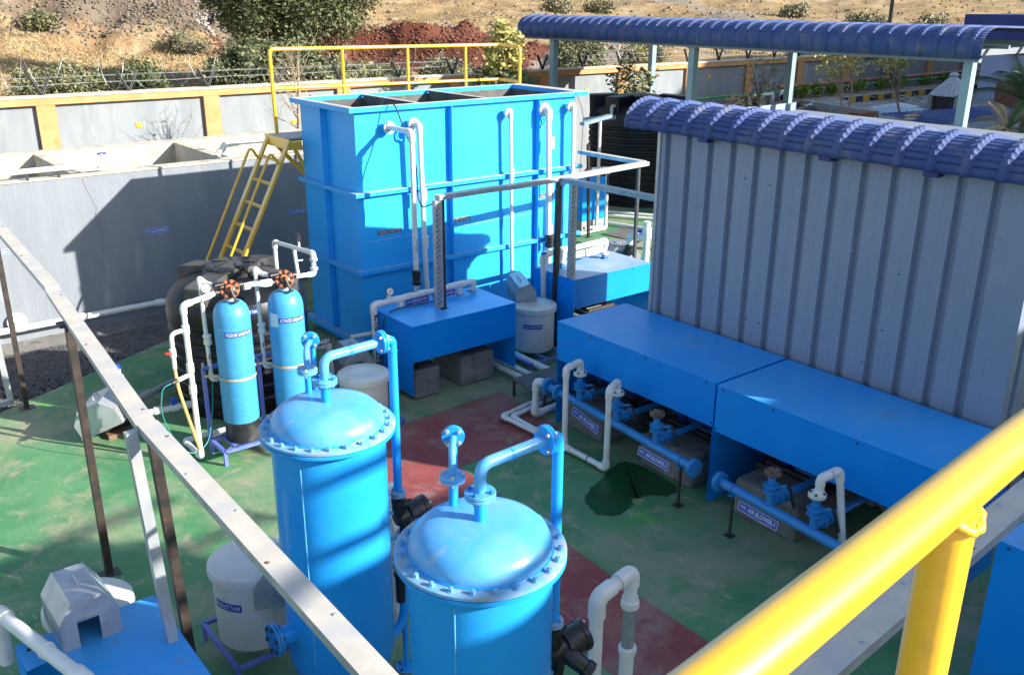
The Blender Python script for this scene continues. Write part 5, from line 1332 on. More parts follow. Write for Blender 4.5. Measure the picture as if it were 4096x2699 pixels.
MB().box(11.26, 11.36, 10.70, 10.80, .71, .74).build('valve_handle', 'handle_blue', w, 0)
MB().cyl((11.30, 10.95, .22), (11.05, 11.0, .22), .12, 16).build('pump_head', 'valve_black', w)
house('pump_cover', 'galvanised cover on the green floor behind the sunlit hood', (11.35, 11.25, .02), -.5, .62, .50, .40, mouth=True)
o = MB().box(0, .95, 0, .95, 0, .02).build('floor_cover', 'slate_slab', None, 0); o.location = (12.85, 12.2, .002); o.rotation_euler = (0, 0, .1)
tag(o, 'square dark cover plate lying on the green floor behind the sunlit hood', 'cover plate')
t = T('control_cabinet', 'blue sheet metal cabinet on a concrete block before the big black tank', 'cabinet', (12.65, 13.6, 0))
MB().box(12.62, 13.26, 13.60, 14.1, 0, .20).build('block', 'concrete', t, 0)
MB().box(12.60, 13.27, 13.58, 14.12, .20, 1.02).build('body', 'hood_blue', t, 0)
MB().box(12.60, 13.27, 13.58, 14.12, 1.02, 1.026).build('top_sheet', 'hood_top_blue', t, 0)
t = T('cabinet_stand', 'galvanised angle frame beside the blue cabinet', 'frame', (12.4, 13.0, 0))
MB().bar((12.3, 13.2, .18), (12.75, 13.15, .18), .05, .05).build('rail', 'galv', t, 0)
MB().bar((12.60, 13.15, .2), (12.6, 13.15, 2.3), .05, .04, (0, 1, 0)).build('upright', 'galv', t, 0)
MB().bar((11.9, 12.9, 2.25), (12.9, 13.2, 2.30), .10, .06).build('top_rail', 'galv_blue', t, 0)
w = T('cabinet_pipe', 'white pipe rising beside the blue cabinet with lettered strip', 'pipe', (13.0, 13.3, 0))
pipe(w, [(12.3, 13.3, .05), (13.05, 13.36, .05), (13.05, 13.36, 1.25), (12.75, 13.5, 1.25)], .035)
fn = plane_fn((13.03, 13.32, .95), (0, 0, -1), (.8, -.6, 0)); pl = plate(w, fn, .40, .04, 'sign_dark', n=1)
for i, (a, b_) in enumerate((((13.35, 13.85, .05), (13.9, 12.0, .05)), ((13.9, 14.7, .06), (15.0, 13.0, .06)), ((13.7, 14.5, .05), (14.8, 12.8, .05)))):
    tag(MB().tube([a, b_], .035, 10).build('floor_pipe', 'pvc_white', None, 40), ['white floor pipe passing the dark cover plate', 'farther white floor pipe at the foot of the big black tank', 'nearer white floor pipe at the foot of the big black tank'][i], 'pipe')
c2 = (15.85, 15.3); R2 = 1.12
bt = T('water_tank', 'tall dark ribbed water tank standing under the canopy behind the shed', 'water tank', (*c2, 0))
MB().lathe((*c2, 0), [(R2*.98, 0)]+ribbed(R2, .05, 1.85, 13, .025)+[(R2, 1.88), (R2*.99, 2.02), (R2*.93, 2.14), (R2*.75, 2.25), (R2*.45, 2.32), (R2*.4, 2.38), (.02, 2.4)], 60).build('body', 'tank_black', bt, 35)
for a in (3.35, 4.3, 5.2, 2.6):
    u = Vector((math.cos(a), math.sin(a), 0)); w_ = Vector((-u.y, u.x, 0)); o_ = Vector((*c2, 0))
    poly = [o_+u*.5-w_*.18+Vector((0, 0, 2.25)), o_+u*1.10-w_*.18+Vector((0, 0, 2.0)), o_+u*1.12-w_*.18+Vector((0, 0, 2.40)), o_+u*.5-w_*.18+Vector((0, 0, 2.42))]
    MB().prism(poly, w_*.36).build('lug', 'tank_black', bt, 0, bevel=.015)
fn = cyl_fn((*c2, 1.80), R2+.003, va(*c2)+.02); pl = plate(bt, fn, .42, .075, 'sign_mid'); lettering(pl, 'RO TREATED WATER TANK', fn, .39, .042)
w = T('tank_inlet', 'pale pipe bracket reaching the left side of the tall dark tank', 'pipe', (14.9, 15.5, 2.0))
MB().bar((13.9, 15.0, 1.98), (14.95, 15.0, 1.98), .10, .09).build('bracket', 'galv_blue', w, 0)
MB().tube(rounded([(14.7, 15.0, 2.0), (14.7, 15.0, 2.22), (15.05, 15.0, 2.22)], .05), .035, 10).build('pipe', 'pvc_grey', w, 40)

# ================================================================== CURVED SHEET ROOFS
def curved_roof(parent, name, prof_, y0, y1, pitch, mat, rib_h=.03, crimp=.010, ncr=12, dir_y=1):
    "prof_: list of (x, z, crimp weight) across the roof; ribs run across it every pitch"
    P = [Vector((p[0], 0, p[1])) for p in prof_]; cw_ = [p[2] for p in prof_]
    # densify
    S = []; 
    for i in range(len(P)-1):
        L = (P[i+1]-P[i]).length; k = max(1, int(L/.0065)) if (cw_[i]+cw_[i+1]) > .01 else max(1, int(L/.25))
        for j in range(k):
            f = j/k; S.append((P[i].lerp(P[i+1], f), cw_[i]*(1-f)+cw_[i+1]*f))
    S.append((P[-1], cw_[-1]))
    pos = [s[0] for s in S]; nrm = []
    for i in range(len(pos)):
        d = (pos[min(i+1, len(pos)-1)]-pos[max(i-1, 0)]).normalized(); nrm.append(Vector((-d.z, 0, d.x)))
    arc = [0.0]
    for a, b_ in zip(pos, pos[1:]): arc.append(arc[-1]+(b_-a).length)
    ys = []
    y = y0; offs = ((0, 0), (.06, 0), (.085, .85), (.10, 1), (.155, 1), (.17, .85), (.195, 0), (.25, 0))
    prof_y = []
    while y < y1-1e-6:
        for o_, h in ((0, 0), (.38, 0), (.46, .9), (.50, 1), (.60, 1), (.64, .9), (.72, 0)):
            if y+o_*pitch <= y1: prof_y.append((y+o_*pitch, h))
        y += pitch
    prof_y.append((y1, 0))
    vs = []; nn = len(S)
    for yy, h in prof_y:
        for i in range(nn):
            ph = arc[i]/.056*2*PI; fr_ = (arc[i]/.056) % 1
            cr = crimp*S[i][1]*max(0.0, 1-abs(fr_-.5)/.19)
            sc = .25 if h > .5 else (1.0 if h < .01 else .6)
            off_ = rib_h*h*(1.0 + (.35*math.sin(ph)*S[i][1] if .5 < h < .95 else 0)) - cr*(1 if h < .01 else 0)
            vs.append(pos[i]+nrm[i]*off_+Vector((0, yy, 0)))
    fs = []
    for j in range(len(prof_y)-1):
        for i in range(nn-1):
            fs.append([j*nn+i, (j+1)*nn+i, (j+1)*nn+i+1, j*nn+i+1])
    o = MB().add(vs, fs).build(name, mat, parent, 35)
    md = o.modifiers.new('skin', 'SOLIDIFY'); md.thickness = .002; md.offset = -1
    return o
def roof_prof(xl, xr, ze, zr, R, lip, seg=10):
    p = [(xl, ze, 0), (xl, ze+lip, 0)]
    for k in range(1, seg+1):
        a = PI/2*k/seg*.94; p.append((xl+R*(1-math.cos(a)), ze+lip+(zr-.015-ze-lip)*math.sin(a), 1 if k < seg else .0))
    p.append(((xl+xr)/2, zr-.20, 0))
    for k in range(seg, 0, -1):
        a = PI/2*k/seg*.94; p.append((xr-R*(1-math.cos(a)), ze+lip+(zr-.40-ze-lip+.25)*math.sin(a)-.25, 1 if k < seg else .0))
    p += [(xr, ze+lip-.25, 0), (xr, ze-.25, 0)]
    return p
sh = T('shed', 'narrow grey blue sheet metal shed with curved blue ribbed roof', 'shed', (7.33, 2.9, 0))
SX0, SX1, SY0, SY1 = 7.33, 9.62, 2.90, 6.735
def ribbed_wall(name, a, b_, nrm_, z0, z1, pitch, mat, first=.17):
    "trapezoid sheet between two points"
    a = V(a); b_ = V(b_); d = (b_-a).normalized(); n = V(nrm_); L = (b_-a).length; pts = [(0, 0)]
    s = first
    while s < L-.1:
        for o_, h in ((-.040, 0), (-.024, -1.25), (.024, -1.25), (.040, 0)): pts.append((s+o_, h))
        s2 = s+pitch/2
        if s2 < L-.1:
            for o_, h in ((-.010, 0), (-.004, .05), (.004, .05), (.010, 0)): pts.append((s2+o_, h))
        s += pitch
    pts.append((L, 0)); vs = []
    for q, h in pts:
        for z in (z0, z1): p = a+d*q+n*.040*h; vs.append((p.x, p.y, z))
    fs = [[2*i, 2*i+2, 2*i+3, 2*i+1] for i in range(len(pts)-1)]
    return MB().add(vs, fs).build(name, mat, sh, 0)
ribbed_wall('wall', (SX0, SY1, 0), (SX0, SY0, 0), (-1, 0, 0), .02, 3.19, .282, 'shed_wall', .11)
ribbed_wall('wall', (SX0, SY0, 0), (SX1, SY0, 0), (0, -1, 0), .02, 3.28, .282, 'shed_wall', .15)
ribbed_wall('wall', (SX1, SY1, 0), (SX0, SY1, 0), (0, 1, 0), .02, 3.28, .282, 'shed_wall', .15)
ribbed_wall('wall', (SX1, SY0, 0), (SX1, SY1, 0), (1, 0, 0), .02, 3.19, .282, 'shed_wall', .15)
MB().box(SX0-.015, SX0+.03, SY1-.01, SY1+.03, 0, 3.19).build('corner_trim', 'galv_side', sh, 0)
MB().box(SX0+.02, SX1, SY0+.05, SY1-.05, 3.18, 3.2).build('ceiling', 'roof_under', sh, 0)
curved_roof(sh, 'roof', roof_prof(7.20, 9.74, 3.135, 3.425, .36, .045), 2.45, 7.13, .283, 'roof_blue', .034, .020)
rnd = random.Random(3)
for k in range(16):
    y = rnd.uniform(3.1, 6.6); z = rnd.uniform(1.3, 3.0)
    bolt(sh, (SX0-.002, y, z), (-1, 0, 0), .006, .004, 'galv' if k % 2 else 'dark_steel', 'screw')
for y in (6.10, 4.72, 3.75): MB().box(7.22, 7.32, y-.07, y+.05, 3.09, 3.13).build('bracket', 'navy', sh, 0)

cp = T('canopy', 'long open canopy with curved blue ribbed roof on pale blue posts', 'canopy', (15.2, 7.0, 0))
pr2 = [(15.18, 3.55, 0), (15.18, 3.79, 0)]
for k in range(1, 11):
    a = PI/2*k/10*.95; pr2.append((15.18+.40*(1-math.cos(a)), 3.79+.235*math.sin(a), 1 if k < 10 else 0))
pr2 += [(17.4, 3.98, 0), (19.9, 3.85, 0)]
curved_roof(cp, 'roof', pr2, 7.35, 18.9, .295, 'roof_blue', .032, .018)
MB().box(15.24, 15.34, 7.4, 18.8, 3.50, 3.56).build('eave_beam', 'roof_under', cp, 0)
MB().box(19.2, 19.3, 7.4, 18.8, 3.44, 3.52).build('eave_beam', 'roof_under', cp, 0)
for y in (7.75, 10.6, 13.4, 16.2, 18.2): MB().bar((15.3, y, 3.62), (19.3, y, 3.62), .06, .10).build('rafter', 'roof_under', cp, 0)
for x in (16.2, 17.4, 18.6): MB().box(x-.03, x+.03, 7.4, 18.8, 3.68, 3.74).build('purlin', 'roof_under', cp, 0)
for x, y in ((15.40, 17.77), (15.40, 13.38), (15.40, 7.60), (19.28, 18.2), (19.28, 13.75), (19.28, 7.8)):
    MB().box(x-.075, x+.075, y-.075, y+.075, 0, 3.56).build('post', 'canopy_post', cp, 0)

# ================================================================== GARDEN TERRACE AT THE RIGHT
GZ = 1.2
struct(MB().box(20.42, 62, 2, 19.94, -.6, GZ).build('garden_terrace', 'paving', None, 0))
o = MB().box(27.2, 60, 18.35, 19.9, GZ+.002, GZ+.12).build('planting_bed', 'soil', None, 0); struct(o)
kb = T('kerb', 'yellow and black painted kerb along the planting bed', 'kerb', (27, 18.1, GZ))
x = 25.6; k = 0
while x < 39:
    MB().box(x, x+.44, 18.08, 18.34, GZ+.002, GZ+.19).build('kerb_stone', 'kerb_yellow' if k % 2 else 'kerb_black', kb, 0, bevel=.015)
    MB().box(x, x+.44, 18.08, 18.34, GZ+.191, GZ+.196).build('kerb_top', 'paving', kb, 0)
    x += .445; k += 1
w = T('retaining_kerb', 'low grey concrete kerb beside the canopy post and rubbish', 'kerb', (25.5, 17, GZ))
MB().bar((26.3, 18.2, GZ+.12), (25.2, 15.0, GZ+.12), .25, .24).build('kerb_stone', 'concrete', w, 0)
for nm, z, r, mt, x0, y, lab in (('irrigation_pipe', 1.55, .035, 'pipe_green', 20.6, 19.55, 'long green pipe running along the foot of the boundary wall'), ('fire_main', 1.69, .075, 'pipe_red', 26.95, 19.62, 'thick dull red pipe running along the wall above the green pipe')):
    t = T(nm, lab, 'pipe', (x0, y, z))
    MB().tube([(x0, y, z), (45, y, z+.03)], r, 10).build('pipe', mt, t, 40)
    for x in np.arange(x0+1, 44, 3.0): MB().box(x-.04, x+.04, y-.03, y+.03, GZ, z-r*.7).build('support', 'rust' if r > .05 else 'concrete_dark', t, 0)
t = T('pump_set', 'cluster of white pipes and dark valves by the bare sapling', 'pipes', (26, 19, GZ))
pipe(t, [(24.8, 19.2, GZ+.35), (26.1, 19.2, GZ+.35), (26.1, 19.2, GZ+.1)], .05)
pipe(t, [(26.4, 19.1, GZ+.05), (26.4, 19.1, GZ+.42), (26.9, 19.1, GZ+.42)], .045)
MB().cyl((26.2, 18.9, GZ+.25), (26.5, 18.9, GZ+.25), .1, 14).build('motor', 'motor_dark', t)
for x in (25.0, 25.4, 25.9): MB().box(x-.05, x+.05, 19.1, 19.3, GZ, GZ+.32).build('block', 'concrete', t, 0)
tag(MB().ball((22.45, 19.5, 1.66), .16, 12, 8, (1.2, .8, .8)).build('float', 'kerb_yellow', None, 40), 'small yellow and dark object on the green pipe beside the canopy post', 'float')
rng = random.Random(9)
def heap(name, label, c, R, n, mats, cat):
    t = T(name, label, cat, c)
    for k in range(n):
        a = rng.uniform(0, 2*PI); q = rng.random()**.5
        p = Vector((c[0]+R*q*math.cos(a), c[1]+R*q*math.sin(a), c[2]+.06+.15*(1-q)))
        d = Vector((rng.uniform(-1, 1), rng.uniform(-1, 1), rng.uniform(-.3, .3))).normalized(); u_, w_ = frame(d)
        MB().obox(p, d*rng.uniform(.08, .24), u_*rng.uniform(.04, .12), w_*.01).build('scrap', mats[k % len(mats)], t, 0)
    return t
heap('rubbish_heap', 'heap of dry straw and scraps below the bare sapling', (24.6, 19.0, GZ), .55, 16, ['leaf_dead', 'leaf_dead', 'dark_steel'], 'rubbish')
heap('rubbish_heap', 'crumpled white sacks beside the canopy post', (26.0, 17.6, GZ), .5, 12, ['paper_white', 'concrete', 'paper_white'], 'rubbish')
heap('rubbish_heap', 'scattered broken slabs behind the kerb of yellow and black', (30.5, 17.4, GZ), 1.6, 22, ['concrete', 'concrete_dark', 'stone'], 'rubbish')
stuff(leaf_mesh('straw', clumps((24.5, 19.0, GZ+.15), (.6, .4, .12), 30, 14, .08), .10, 'leaf_dead', None, 4), 'dry straw lying below the bare sapling', 'straw')
t = T('tin_sheets', 'dark corrugated sheets and planks lying over the yard', 'sheet metal', (27, 17, GZ))
MB().obox((27.2, 15.6, GZ+.08), (.9, -.25, .05), (.15, .5, .02), (0, 0, .008)).build('sheet', 'galv_blue', t, 0)
MB().obox((27.8, 15.9, GZ+.12), (.6, -.2, .05), (.12, .4, .02), (0, 0, .008)).build('sheet', 'galv', t, 0)
MB().obox((26.8, 17.5, GZ+.15), (.75, .12, .05), (-.1, .35, .02), (0, 0, .02)).build('plank', 'concrete', t, 0)
t = T('lean_to_roof', 'low lean to roof of dark blue corrugated sheets beside the palm', 'roof', (22, 12, GZ))
b = MB(); vs = []; A_ = Vector((22.3, 13.2, 1.72)); B_ = Vector((26.0, 11.9, 1.80)); C_ = Vector((22.0, 11.45, 1.62)); D_ = Vector((25.6, 10.3, 1.70))
nn = 90
for i in range(nn+1):
    f = i/nn; h = .025*math.sin(f*2*PI*22)
    for p, q in ((A_, B_), (C_, D_)): vs.append(p.lerp(q, f)+Vector((0, 0, h)))
b.add(vs, [[2*i, 2*i+1, 2*i+3, 2*i+2] for i in range(nn)]).build('sheet', 'roof_blue', t, 40)
MB().bar(C_+Vector((0, 0, -.06)), D_+Vector((0, 0, -.06)), .05, .14).build('fascia', 'galv_blue', t, 0)
for p in (A_, B_, C_, D_): MB().bar((p.x, p.y, .2), (p.x, p.y, p.z-.05), .06, .06, (0, 1, 0)).build('post', 'galv_blue', t, 0)
for k in range(5): MB().obox((21.9+.35*k, 12.1+.16*k, 1.72), (.16, -.05, .01), (.03, .09, 0), (0, 0, .02)).build('broken_tile', 'brick_red' if k % 2 else 'concrete', t, 0)
t = T('brick_stack', 'small dark brick stack behind the shed roof', 'bricks', (23.0, 14.1, GZ))
for i in range(4):
    for j in range(4): MB().box(23.0+.24*i, 23.22+.24*i, 14.1, 14.42, GZ+.1*j+.002, GZ+.1*j+.096).build('brick', 'brick_red', t, 0)
t = T('garden_hut', 'small hut with a steep pyramid roof of dark corrugated sheets', 'hut', (28.2, 14.9, GZ))
hx, hy = 29.2, 14.85
for x, y in ((-.42, -.42), (.42, -.42), (.42, .42), (-.42, .42)): MB().box(hx+x-.06, hx+x+.06, hy+y-.06, hy+y+.06, GZ, 1.70).build('column', 'concrete', t, 0)
MB().box(hx-.36, hx+.36, hy-.36, hy+.36, GZ, 1.66).build('drum', 'motor_dark', t, 0)
b = MB(); vs = []; fs = []
for k in range(48):
    a = 2*PI*k/48; rr = .62+(.03 if k % 2 else 0); vs += [(hx+rr*math.cos(a), hy+rr*math.sin(a), 1.68), (hx+.09*math.cos(a), hy+.09*math.sin(a), 2.25)]
for k in range(48): j = (k+1) % 48; fs.append([2*k, 2*j, 2*j+1, 2*k+1])
b.add(vs, fs).build('roof', 'galv_side', t, 0)
MB().lathe((hx, hy, 2.22), [(.12, 0), (.14, .06), (.10, .12), (.02, .14)], 12).build('cap', 'galv', t, 30)
t = T('garden_wall', 'low brick red garden wall in front of the lilac building', 'wall', (30, 12, GZ))
MB().box(30.0, 30.25, 4, 13.9, GZ, 2.15).build('wall', 'brick_red', t, 0); MB().box(29.95, 30.3, 4, 13.95, 2.15, 2.22).build('coping', 'concrete', t, 0)
t = T('lilac_building', 'pale lilac building with a navy blue fascia behind the palm', 'building', (34, 5, GZ))
MB().box(34, 48, 8.4, 16.4, GZ, 3.2).build('wall', 'lilac_wall', t, 0); MB().box(33.7, 48.2, 8.3, 17.1, 3.2, 4.0).build('fascia', 'navy', t, 0)
t = T('water_column', 'white and orange tapering column rising behind the navy fascia', 'column', (39, 16.6, 3))
MB().lathe((40, 17.55, 0), [(.22, 1.2), (.22, 3.9), (.16, 4.35), (.15, 4.42)], 16).build('shaft', 'wall_orange', t, 30)
MB().lathe((40, 17.55, 0), [(.14, 4.42), (.22, 4.48), (.2, 4.7), (.05, 4.8)], 16).build('cap', 'concrete_dark', t, 30)
post('lamp_post', 'tall thin black lamp post behind the canopy roof', (34.7, 20.5, GZ-.6), (35.35, 20.9, 7.5), .10, 'black_steel', False)
t = T('garden_shade_blocks', 'unseen plain grey blocks at the far right, added to shade the garden', 'building', (40, 0, 0))
MB().box(37.2, 60, -14, 8, 0, 14).build('wall', 'grey_wall', t, 0); MB().box(24, 37.1, -8, 2, 0, 7.5).build('wall', 'grey_wall', t, 0)  # both out of view, added to keep the sun off the garden
t = T('notice', 'white notice board with red pictogram fixed to the shaded wall', 'notice', (33.9, 19.95, 2.1))
MB().obox((33.9, 19.93, 2.14), (.16, 0, 0), (0, .008, 0), (0, 0, .24)).build('board', 'letter_white', t, 0)
fn = plane_fn((33.9, 19.92, 2.18), (1, 0, 0), (0, 0, 1))
MB().add([fn(.10*math.cos(a)*q, .12*math.sin(a)*q, .002) for q in (1, .78) for a in np.linspace(0, 2*PI, 25)[:-1]], [[i, (i+1) % 24, 24+(i+1) % 24, 24+i] for i in range(24)]).build('ring', 'letter_red', t, 0)
MB().obox(fn(0, 0, .003), (.07, 0, .07), (0, .0005, 0), (-.008, 0, .008)).build('bar', 'letter_red', t, 0)
MB().obox(fn(0, -.19, .003), (.09, 0, 0), (0, .0005, 0), (0, 0, .015)).build('line', 'sign_dark', t, 0)

# ================================================================== FOREGROUND RAIL, TERRACE OF THE VIEWPOINT
fr = T('yellow_rail', 'thick glossy yellow handrail crossing the bottom right corner', 'railing', (.9, .42, 2.85))
MB().tube([(-.9, .285, 3.85), (.2, .37, 3.85), (.56, .400, 3.85), (.82, .422, 3.85), (1.16, .452, 3.85), (2.4, .55, 3.85)], .0305, 40).build('top_rail', 'yellow_paint', fr, 60)
MB().tube([(1.03, .441, 3.845), (1.03, .441, 2.80)], .030, 36).build('post', 'yellow_paint', fr, 60)
MB().tube([(1.03+.034*math.cos(a), .441+.033*math.sin(a), 3.822+.010*math.cos(2*a)) for a in np.linspace(0, 2*PI, 33)[:-1]], [.006+.0015*math.sin(k*2.3) for k in range(32)], 8, closed=True).build('weld', 'yellow_paint', fr, 60)
MB().tube([(-.9, .24, 3.32), (2.4, .50, 3.32)], .024, 20).build('mid_rail', 'yellow_paint', fr, 60)
dk = T('viewing_deck', 'concrete deck under the near yellow rail', 'deck', (0, -.5, 2.7))
MB().box(-2.5, 2.6, -2.6, .20, 2.68, 2.80).build('slab', 'concrete', dk, 0)
for x in (-2.3, 2.4): MB().box(x-.15, x+.15, -2.5, -2.2, 0, 2.68).build('column', 'concrete', dk, 0)
# unseen block with shaped top, rails and tree, added to shade the yard
bb = T('shade_block', 'unseen block behind the viewpoint, shaped to shade the yard', 'building', (8, -3, 0))
prf = [(4.3, 0), (4.3, 4.70), (5.9, 4.92), (7.1, 5.21), (8.4, 5.29), (9.7, 5.24), (11.2, 5.24), (15.0, 5.3), (15.0, 0)]
MB().prism([(x, -3.0, z) for x, z in prf], (0, -3.5, 0)).build('wall', 'grey_wall', bb, 0)
rr = T('shadow_railing', 'unseen pipe railing on the shade block, placed to stripe the vessels with shadow', 'railing', (8, -3, 5))  # unseen rails, set so their shadows stripe the vessels
for dz in (.20, .66):
    MB().tube([(4.3, -3.05, 4.70+dz+.04), (5.9, -3.05, 4.95+dz+.02), (7.1, -3.05, 5.22+dz), (9.6, -3.05, 5.42+dz)], .042, 12).build('rail', 'yellow_paint', rr, 40)
for x in (4.4, 9.6): MB().tube([(x, -3.05, 4.9), (x, -3.05, 5.95)], .03, 10).build('post', 'yellow_paint', rr, 40)
tree('roof_tree', 'small leafy tree behind the viewpoint', (8.0, -2.9, 0), 5.6, (8.05, -2.9, 5.45), (.55, .3, .38), 60, 40, .07, .07, 'leaf_olive', r=.05)

# ================================================================== TREES AND PLANTS
def hpos(az, r, dz=0):
    a = math.radians(az); return (r*math.cos(a), r*math.sin(a), terr(r*math.cos(a), r*math.sin(a))+dz)
x, y, z = hpos(64.2, 35)
tree('tree', 'big spreading grey green tree on the bank behind the wall', (x, y, z-.1), 6, (x, y, 5.15), (2.9, 2.7, 2.55), 360, 150, .25, .075, 'leaf_dark', r=.16, nbranch=14, seed=2)
def bush(label, az, r, R, ncl, per, spread, leaf, mat, zc=None, group='bushes on the slope behind the wall', nm='bush'):
    x, y, z = hpos(az, r); t = T(nm, label, 'bush', (x, y, z-.05), group)
    zc = z+R[2]*.7 if zc is None else zc
    b = MB(); rn = random.Random(int(az*100))
    for k in range(8):
        e = Vector((x+rn.uniform(-1, 1)*R[0]*.8, y+rn.uniform(-1, 1)*R[1]*.8, zc+rn.uniform(-.2, .8)*R[2])); b.tube([(x, y, z-.05), Vector((x, y, z)).lerp(e, .5)+Vector((0, 0, .1)), e], [.03, .02, .006], 5)
    b.build('stem', 'bark', t, 60)
    leaf_mesh('foliage', clumps((x, y, zc), R, ncl, per, spread), leaf, mat, t)
    return t
bush('dense dark creeper thicket below the big tree, behind the railing', 65.6, 27.5, (1.75, 1.0, .85), 230, 90, .15, .065, 'leaf_dark', 2.35)
bush('dense olive thicket behind the railing, right of the creeper', 61.6, 27, (1.5, .9, .60), 130, 80, .14, .065, 'leaf_olive', 2.1)
bush('wide grey green bush behind the wall at the left edge', 76.8, 30, (1.25, 1.1, .62), 110, 80, .16, .06, 'leaf_olive', 1.9)
bush('rounded green bush behind the second V bracket', 72.4, 30, (.62, .6, .48), 55, 80, .13, .06, 'leaf_dark', 2.15)
bush('low sprawling shrub between the two left bushes', 74.4, 29, (.9, .7, .30), 40, 60, .14, .055, 'leaf_grey', 1.5)
bush('low shrub behind the wall right of the rounded bush', 70.8, 28, (1.0, .6, .28), 36, 60, .13, .055, 'leaf_grey', 1.55)
bush('small thin shrub high on the rubble bank', 70.3, 49, (.5, .5, .55), 26, 50, .13, .07, 'leaf_grey')
bush('small low shrub at the foot of the rubble', 69.3, 48, (.5, .5, .3), 20, 50, .13, .07, 'leaf_grey')
bush('round shrub at the top of the grass on the far left', 77.2, 51, (.75, .75, .45), 30, 60, .15, .08, 'leaf_olive')
bush('grey bush behind the railing left of the yellow leafed sapling', 55.6, 36, (.85, .8, .52), 60, 70, .15, .06, 'leaf_grey', 1.85)
bush('low olive bush behind the last railing bay', 53.8, 33, (.95, .7, .42), 50, 70, .14, .06, 'leaf_olive', 1.75)
bush('low bush behind the third railing bay', 59.2, 34, (1.0, .7, .40), 50, 70, .14, .06, 'leaf_dark', 1.75)
bush('olive acacia bush behind the canopy, with bare twigs', 47.7, 32, (.95, .85, .62), 70, 60, .17, .06, 'leaf_olive', 2.75)
bush('pale bush behind the second canopy post', 44.0, 33, (.75, .7, .85), 50, 50, .15, .06, 'leaf_yellow', 2.5)
for i, (az, r, s) in enumerate(((49.0, 78, 1.3), (46.5, 82, 1.2), (31.7, 62, 1.1), (28.5, 64, 1.0), (35.6, 75, .9))):
    bush(['wide low bush above the left end of the canopy', 'second low bush above the canopy roof', 'flat topped acacia bush left of the lamp post', 'flat topped bush below the white column', 'small bush on the far dry slope'][i], az, r, (s, s, s*.45), 36, 50, .22, .12, 'leaf_grey')
tree('sapling', 'sapling with yellow top leaves behind the end of the railing', (13.85, 17.75, .9), 2.4, (13.85, 17.75, 3.25), (.40, .40, .62), 46, 26, .10, .075, 'leaf_yellow', r=.03, nbranch=6, seed=4, group='saplings along the wall')
bpy.data.objects['sapling']
leaf_mesh('lower_crown', clumps((13.9, 17.8, 2.45), (.75, .7, .42), 60, 28, .10), .075, 'leaf_dark', bpy.data.objects['sapling'])
tree('sapling', 'leafy green sapling between the two left canopy posts', (18.6, 18.3, .9), 2.2, (18.5, 18.2, 2.15), (.55, .55, .75), 60, 16, .10, .075, 'leaf_olive', r=.03, nbranch=10, seed=5, group='saplings along the wall')
tree('sapling', 'bare brown sapling with few leaves in front of the wall', (24.45, 18.5, GZ), 1.6, (24.5, 18.5, 2.25), (.60, .55, .70), 40, 6, .12, .06, 'leaf_olive', r=.028, nbranch=14, seed=6, group='saplings along the wall')
tree('sapling', 'pale twin stemmed sapling with yellowish leaves at its top', (24.4, 15.5, GZ), 2.2, (24.2, 15.7, 2.75), (.65, .6, .35), 46, 10, .12, .07, 'leaf_yellow', r=.035, nbranch=10, seed=7, bark='bark_pale', group='saplings along the wall')
MB().tube([(24.55, 15.4, GZ), (24.6, 15.42, 2.0), (24.5, 15.5, 2.9)], [.03, .025, .012], 7).build('stem', 'bark_pale', bpy.data.objects['sapling.003'], 60)
tree('sapling', 'thin sapling with yellow leaves beside the white notice', (26.65, 15.0, GZ), 2.0, (26.4, 15.2, 2.85), (.55, .5, .22), 36, 10, .10, .07, 'leaf_yellow', r=.04, nbranch=8, seed=8, group='saplings along the wall')
tree('sapling', 'slim sapling with pale leaves left of the black lamp post', (33.0, 19.0, GZ), 1.6, (32.7, 19.0, 2.5), (.7, .5, .5), 36, 9, .12, .08, 'leaf_yellow', r=.04, nbranch=8, seed=9, group='saplings along the wall')
# bare twig tree behind the left end of the blue tank
t = T('bare_tree', 'leafless twiggy tree standing behind the left end of the blue tank', 'tree', (8.42, 17.4, .6))
rn = random.Random(11)
MB().tube([(8.40, 17.4, .6), (8.43, 17.4, 2.2), (8.47, 17.4, 2.6), (8.50, 17.4, 3.3)], [.05, .042, .032, .01], 8).build('trunk', 'bark_pale', t, 60)
b = MB()
for k in range(34):
    z0 = rn.uniform(1.9, 3.1); s = Vector((8.43, 17.4, z0)); d = Vector((rn.uniform(-1, .5), rn.uniform(-.5, .5), rn.uniform(.25, 1))).normalized(); L = rn.uniform(.35, .95)
    mid = s+d*L*.5+Vector((0, 0, -.03)); e_ = s+d*L+Vector((0, 0, .08)); b.tube([s, mid, e_], [.010, .006, .0025], 5)
    for j in range(3):
        q = mid.lerp(e_, rn.random()); b.tube([q, q+Vector((rn.uniform(-1, 1), rn.uniform(-.4, .4), rn.uniform(0, 1)))*.28], [.004, .002], 4)
b.build('twig', 'bark_pale', t, 60)
stuff(leaf_mesh('dead_leaves', clumps((8.3, 17.4, 2.7), (.5, .3, .5), 10, 2, .1), .05, 'leaf_dead', t))
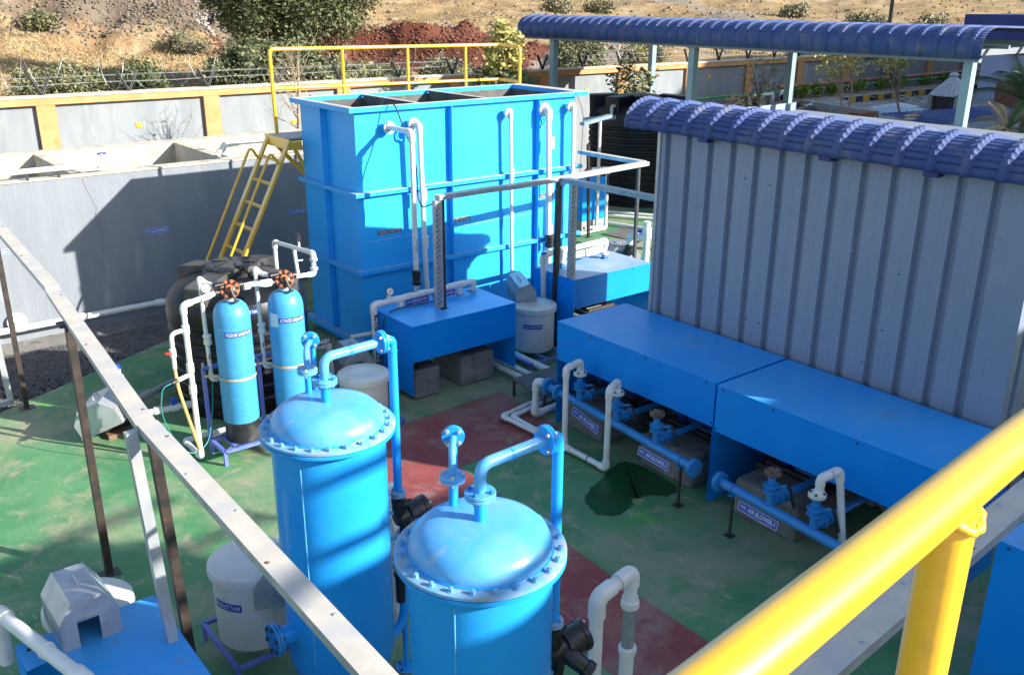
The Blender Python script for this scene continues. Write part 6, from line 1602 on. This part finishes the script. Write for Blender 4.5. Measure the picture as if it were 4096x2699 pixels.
for i, (x, y) in enumerate(((27.7, 19.2), (28.5, 19.25), (29.4, 19.2), (33.0, 19.5), (34.2, 19.4), (36.2, 19.6), (37.6, 19.6), (31.2, 19.3))):
    t = T('shrub', ['bright green shrub beside the canopy post behind the kerb', 'second bright green shrub behind the kerb', 'third bright green shrub, left of the twin stemmed sapling', 'green shrub behind the yellow kerb stones', 'green shrub in front of the lamp post', 'green shrub left of the pyramid hut', 'green shrub beside the pyramid hut', 'small green shrub behind the twin stemmed sapling'][i], 'shrub', (x, y, GZ+.1), 'green shrubs in the planting bed')
    MB().tube([(x, y, GZ+.1), (x, y, GZ+.35)], .02, 6).build('stem', 'bark', t)
    leaf_mesh('foliage', clumps((x, y, GZ+.38), (.27, .2, .17), 20, 22, .05), .06, 'leaf_fresh', t)
def palm(name, label, base, h, n, L, mat, seed, dead=0):
    rn = random.Random(seed); t = T(name, label, 'palm', base); bx_ = V(base)
    MB().tube([bx_, bx_+Vector((.05, 0, h*.5)), bx_+Vector((.02, .03, h))], [.13, .11, .09], 10).build('trunk', 'bark', t, 60)
    for k in range(n):
        a = 2*PI*k/n+rn.uniform(-.2, .2); el = rn.uniform(.15, 1.2); d = Vector((math.cos(a)*math.cos(el), math.sin(a)*math.cos(el), math.sin(el)))
        st_ = bx_+Vector((.02, .03, h)); pts = []; ll = L*rn.uniform(.8, 1.15)
        for j in range(9):
            f = j/8; pts.append(st_+d*ll*f+Vector((0, 0, -.75*ll*f*f*math.cos(el))))
        b = MB(); b.tube(pts, [.016*(1-.8*j/8) for j in range(9)], 5)
        vs = []; fs = []
        for j in range(1, 40):
            f = j/40; i0 = min(int(f*8), 7); p = pts[i0].lerp(pts[i0+1], f*8-i0); tg = (pts[i0+1]-pts[i0]).normalized(); sd = tg.cross(Vector((0, 0, 1))).normalized()
            for s in (-1, 1):
                q = p+(sd*s*.75+tg*.75+Vector((0, 0, -.35)))*ll*.24*math.sin(PI*min(1, f*.85+.15)); wd = tg*.012
                m0 = len(vs); vs += [p-wd, p+wd, q]; fs.append([m0, m0+1, m0+2])
        b.add(vs, fs).build('frond', mat if k >= dead else 'leaf_dead', t, 0)
    return t
palm('palm', 'young palm with drooping green fronds at the right edge', (19.5, 8.35, 1.0), 1.55, 13, 1.7, 'leaf_palm', 3)
palm('palm', 'palm with dry brown fronds beside the pale canopy post', (18.4, 8.15, .8), 1.35, 9, 1.1, 'leaf_palm', 5, 6)
palm('palm', 'palm frond tips drooping into view at the left edge of the wall', (1.55, 12.9, -.1), 2.15, 9, 1.0, 'leaf_dead', 8)
t = T('flower_bush', 'bush with white and crimson flowers at the right edge', 'bush', (17.2, 6.4, 1.0))
MB().tube([(17.2, 6.4, 0), (17.2, 6.4, 1.9)], .03, 6).build('stem', 'bark', t)
leaf_mesh('foliage', clumps((17.2, 6.4, 2.0), (.35, .35, .25), 30, 24, .08), .07, 'leaf_dark', t)
leaf_mesh('white_flower', clumps((17.15, 6.45, 2.15), (.28, .28, .16), 12, 12, .05), .07, 'flower', t, 1.2)
leaf_mesh('red_flower', clumps((17.2, 6.4, 2.1), (.35, .35, .2), 5, 5, .04), .06, 'letter_red', t, 1.2)
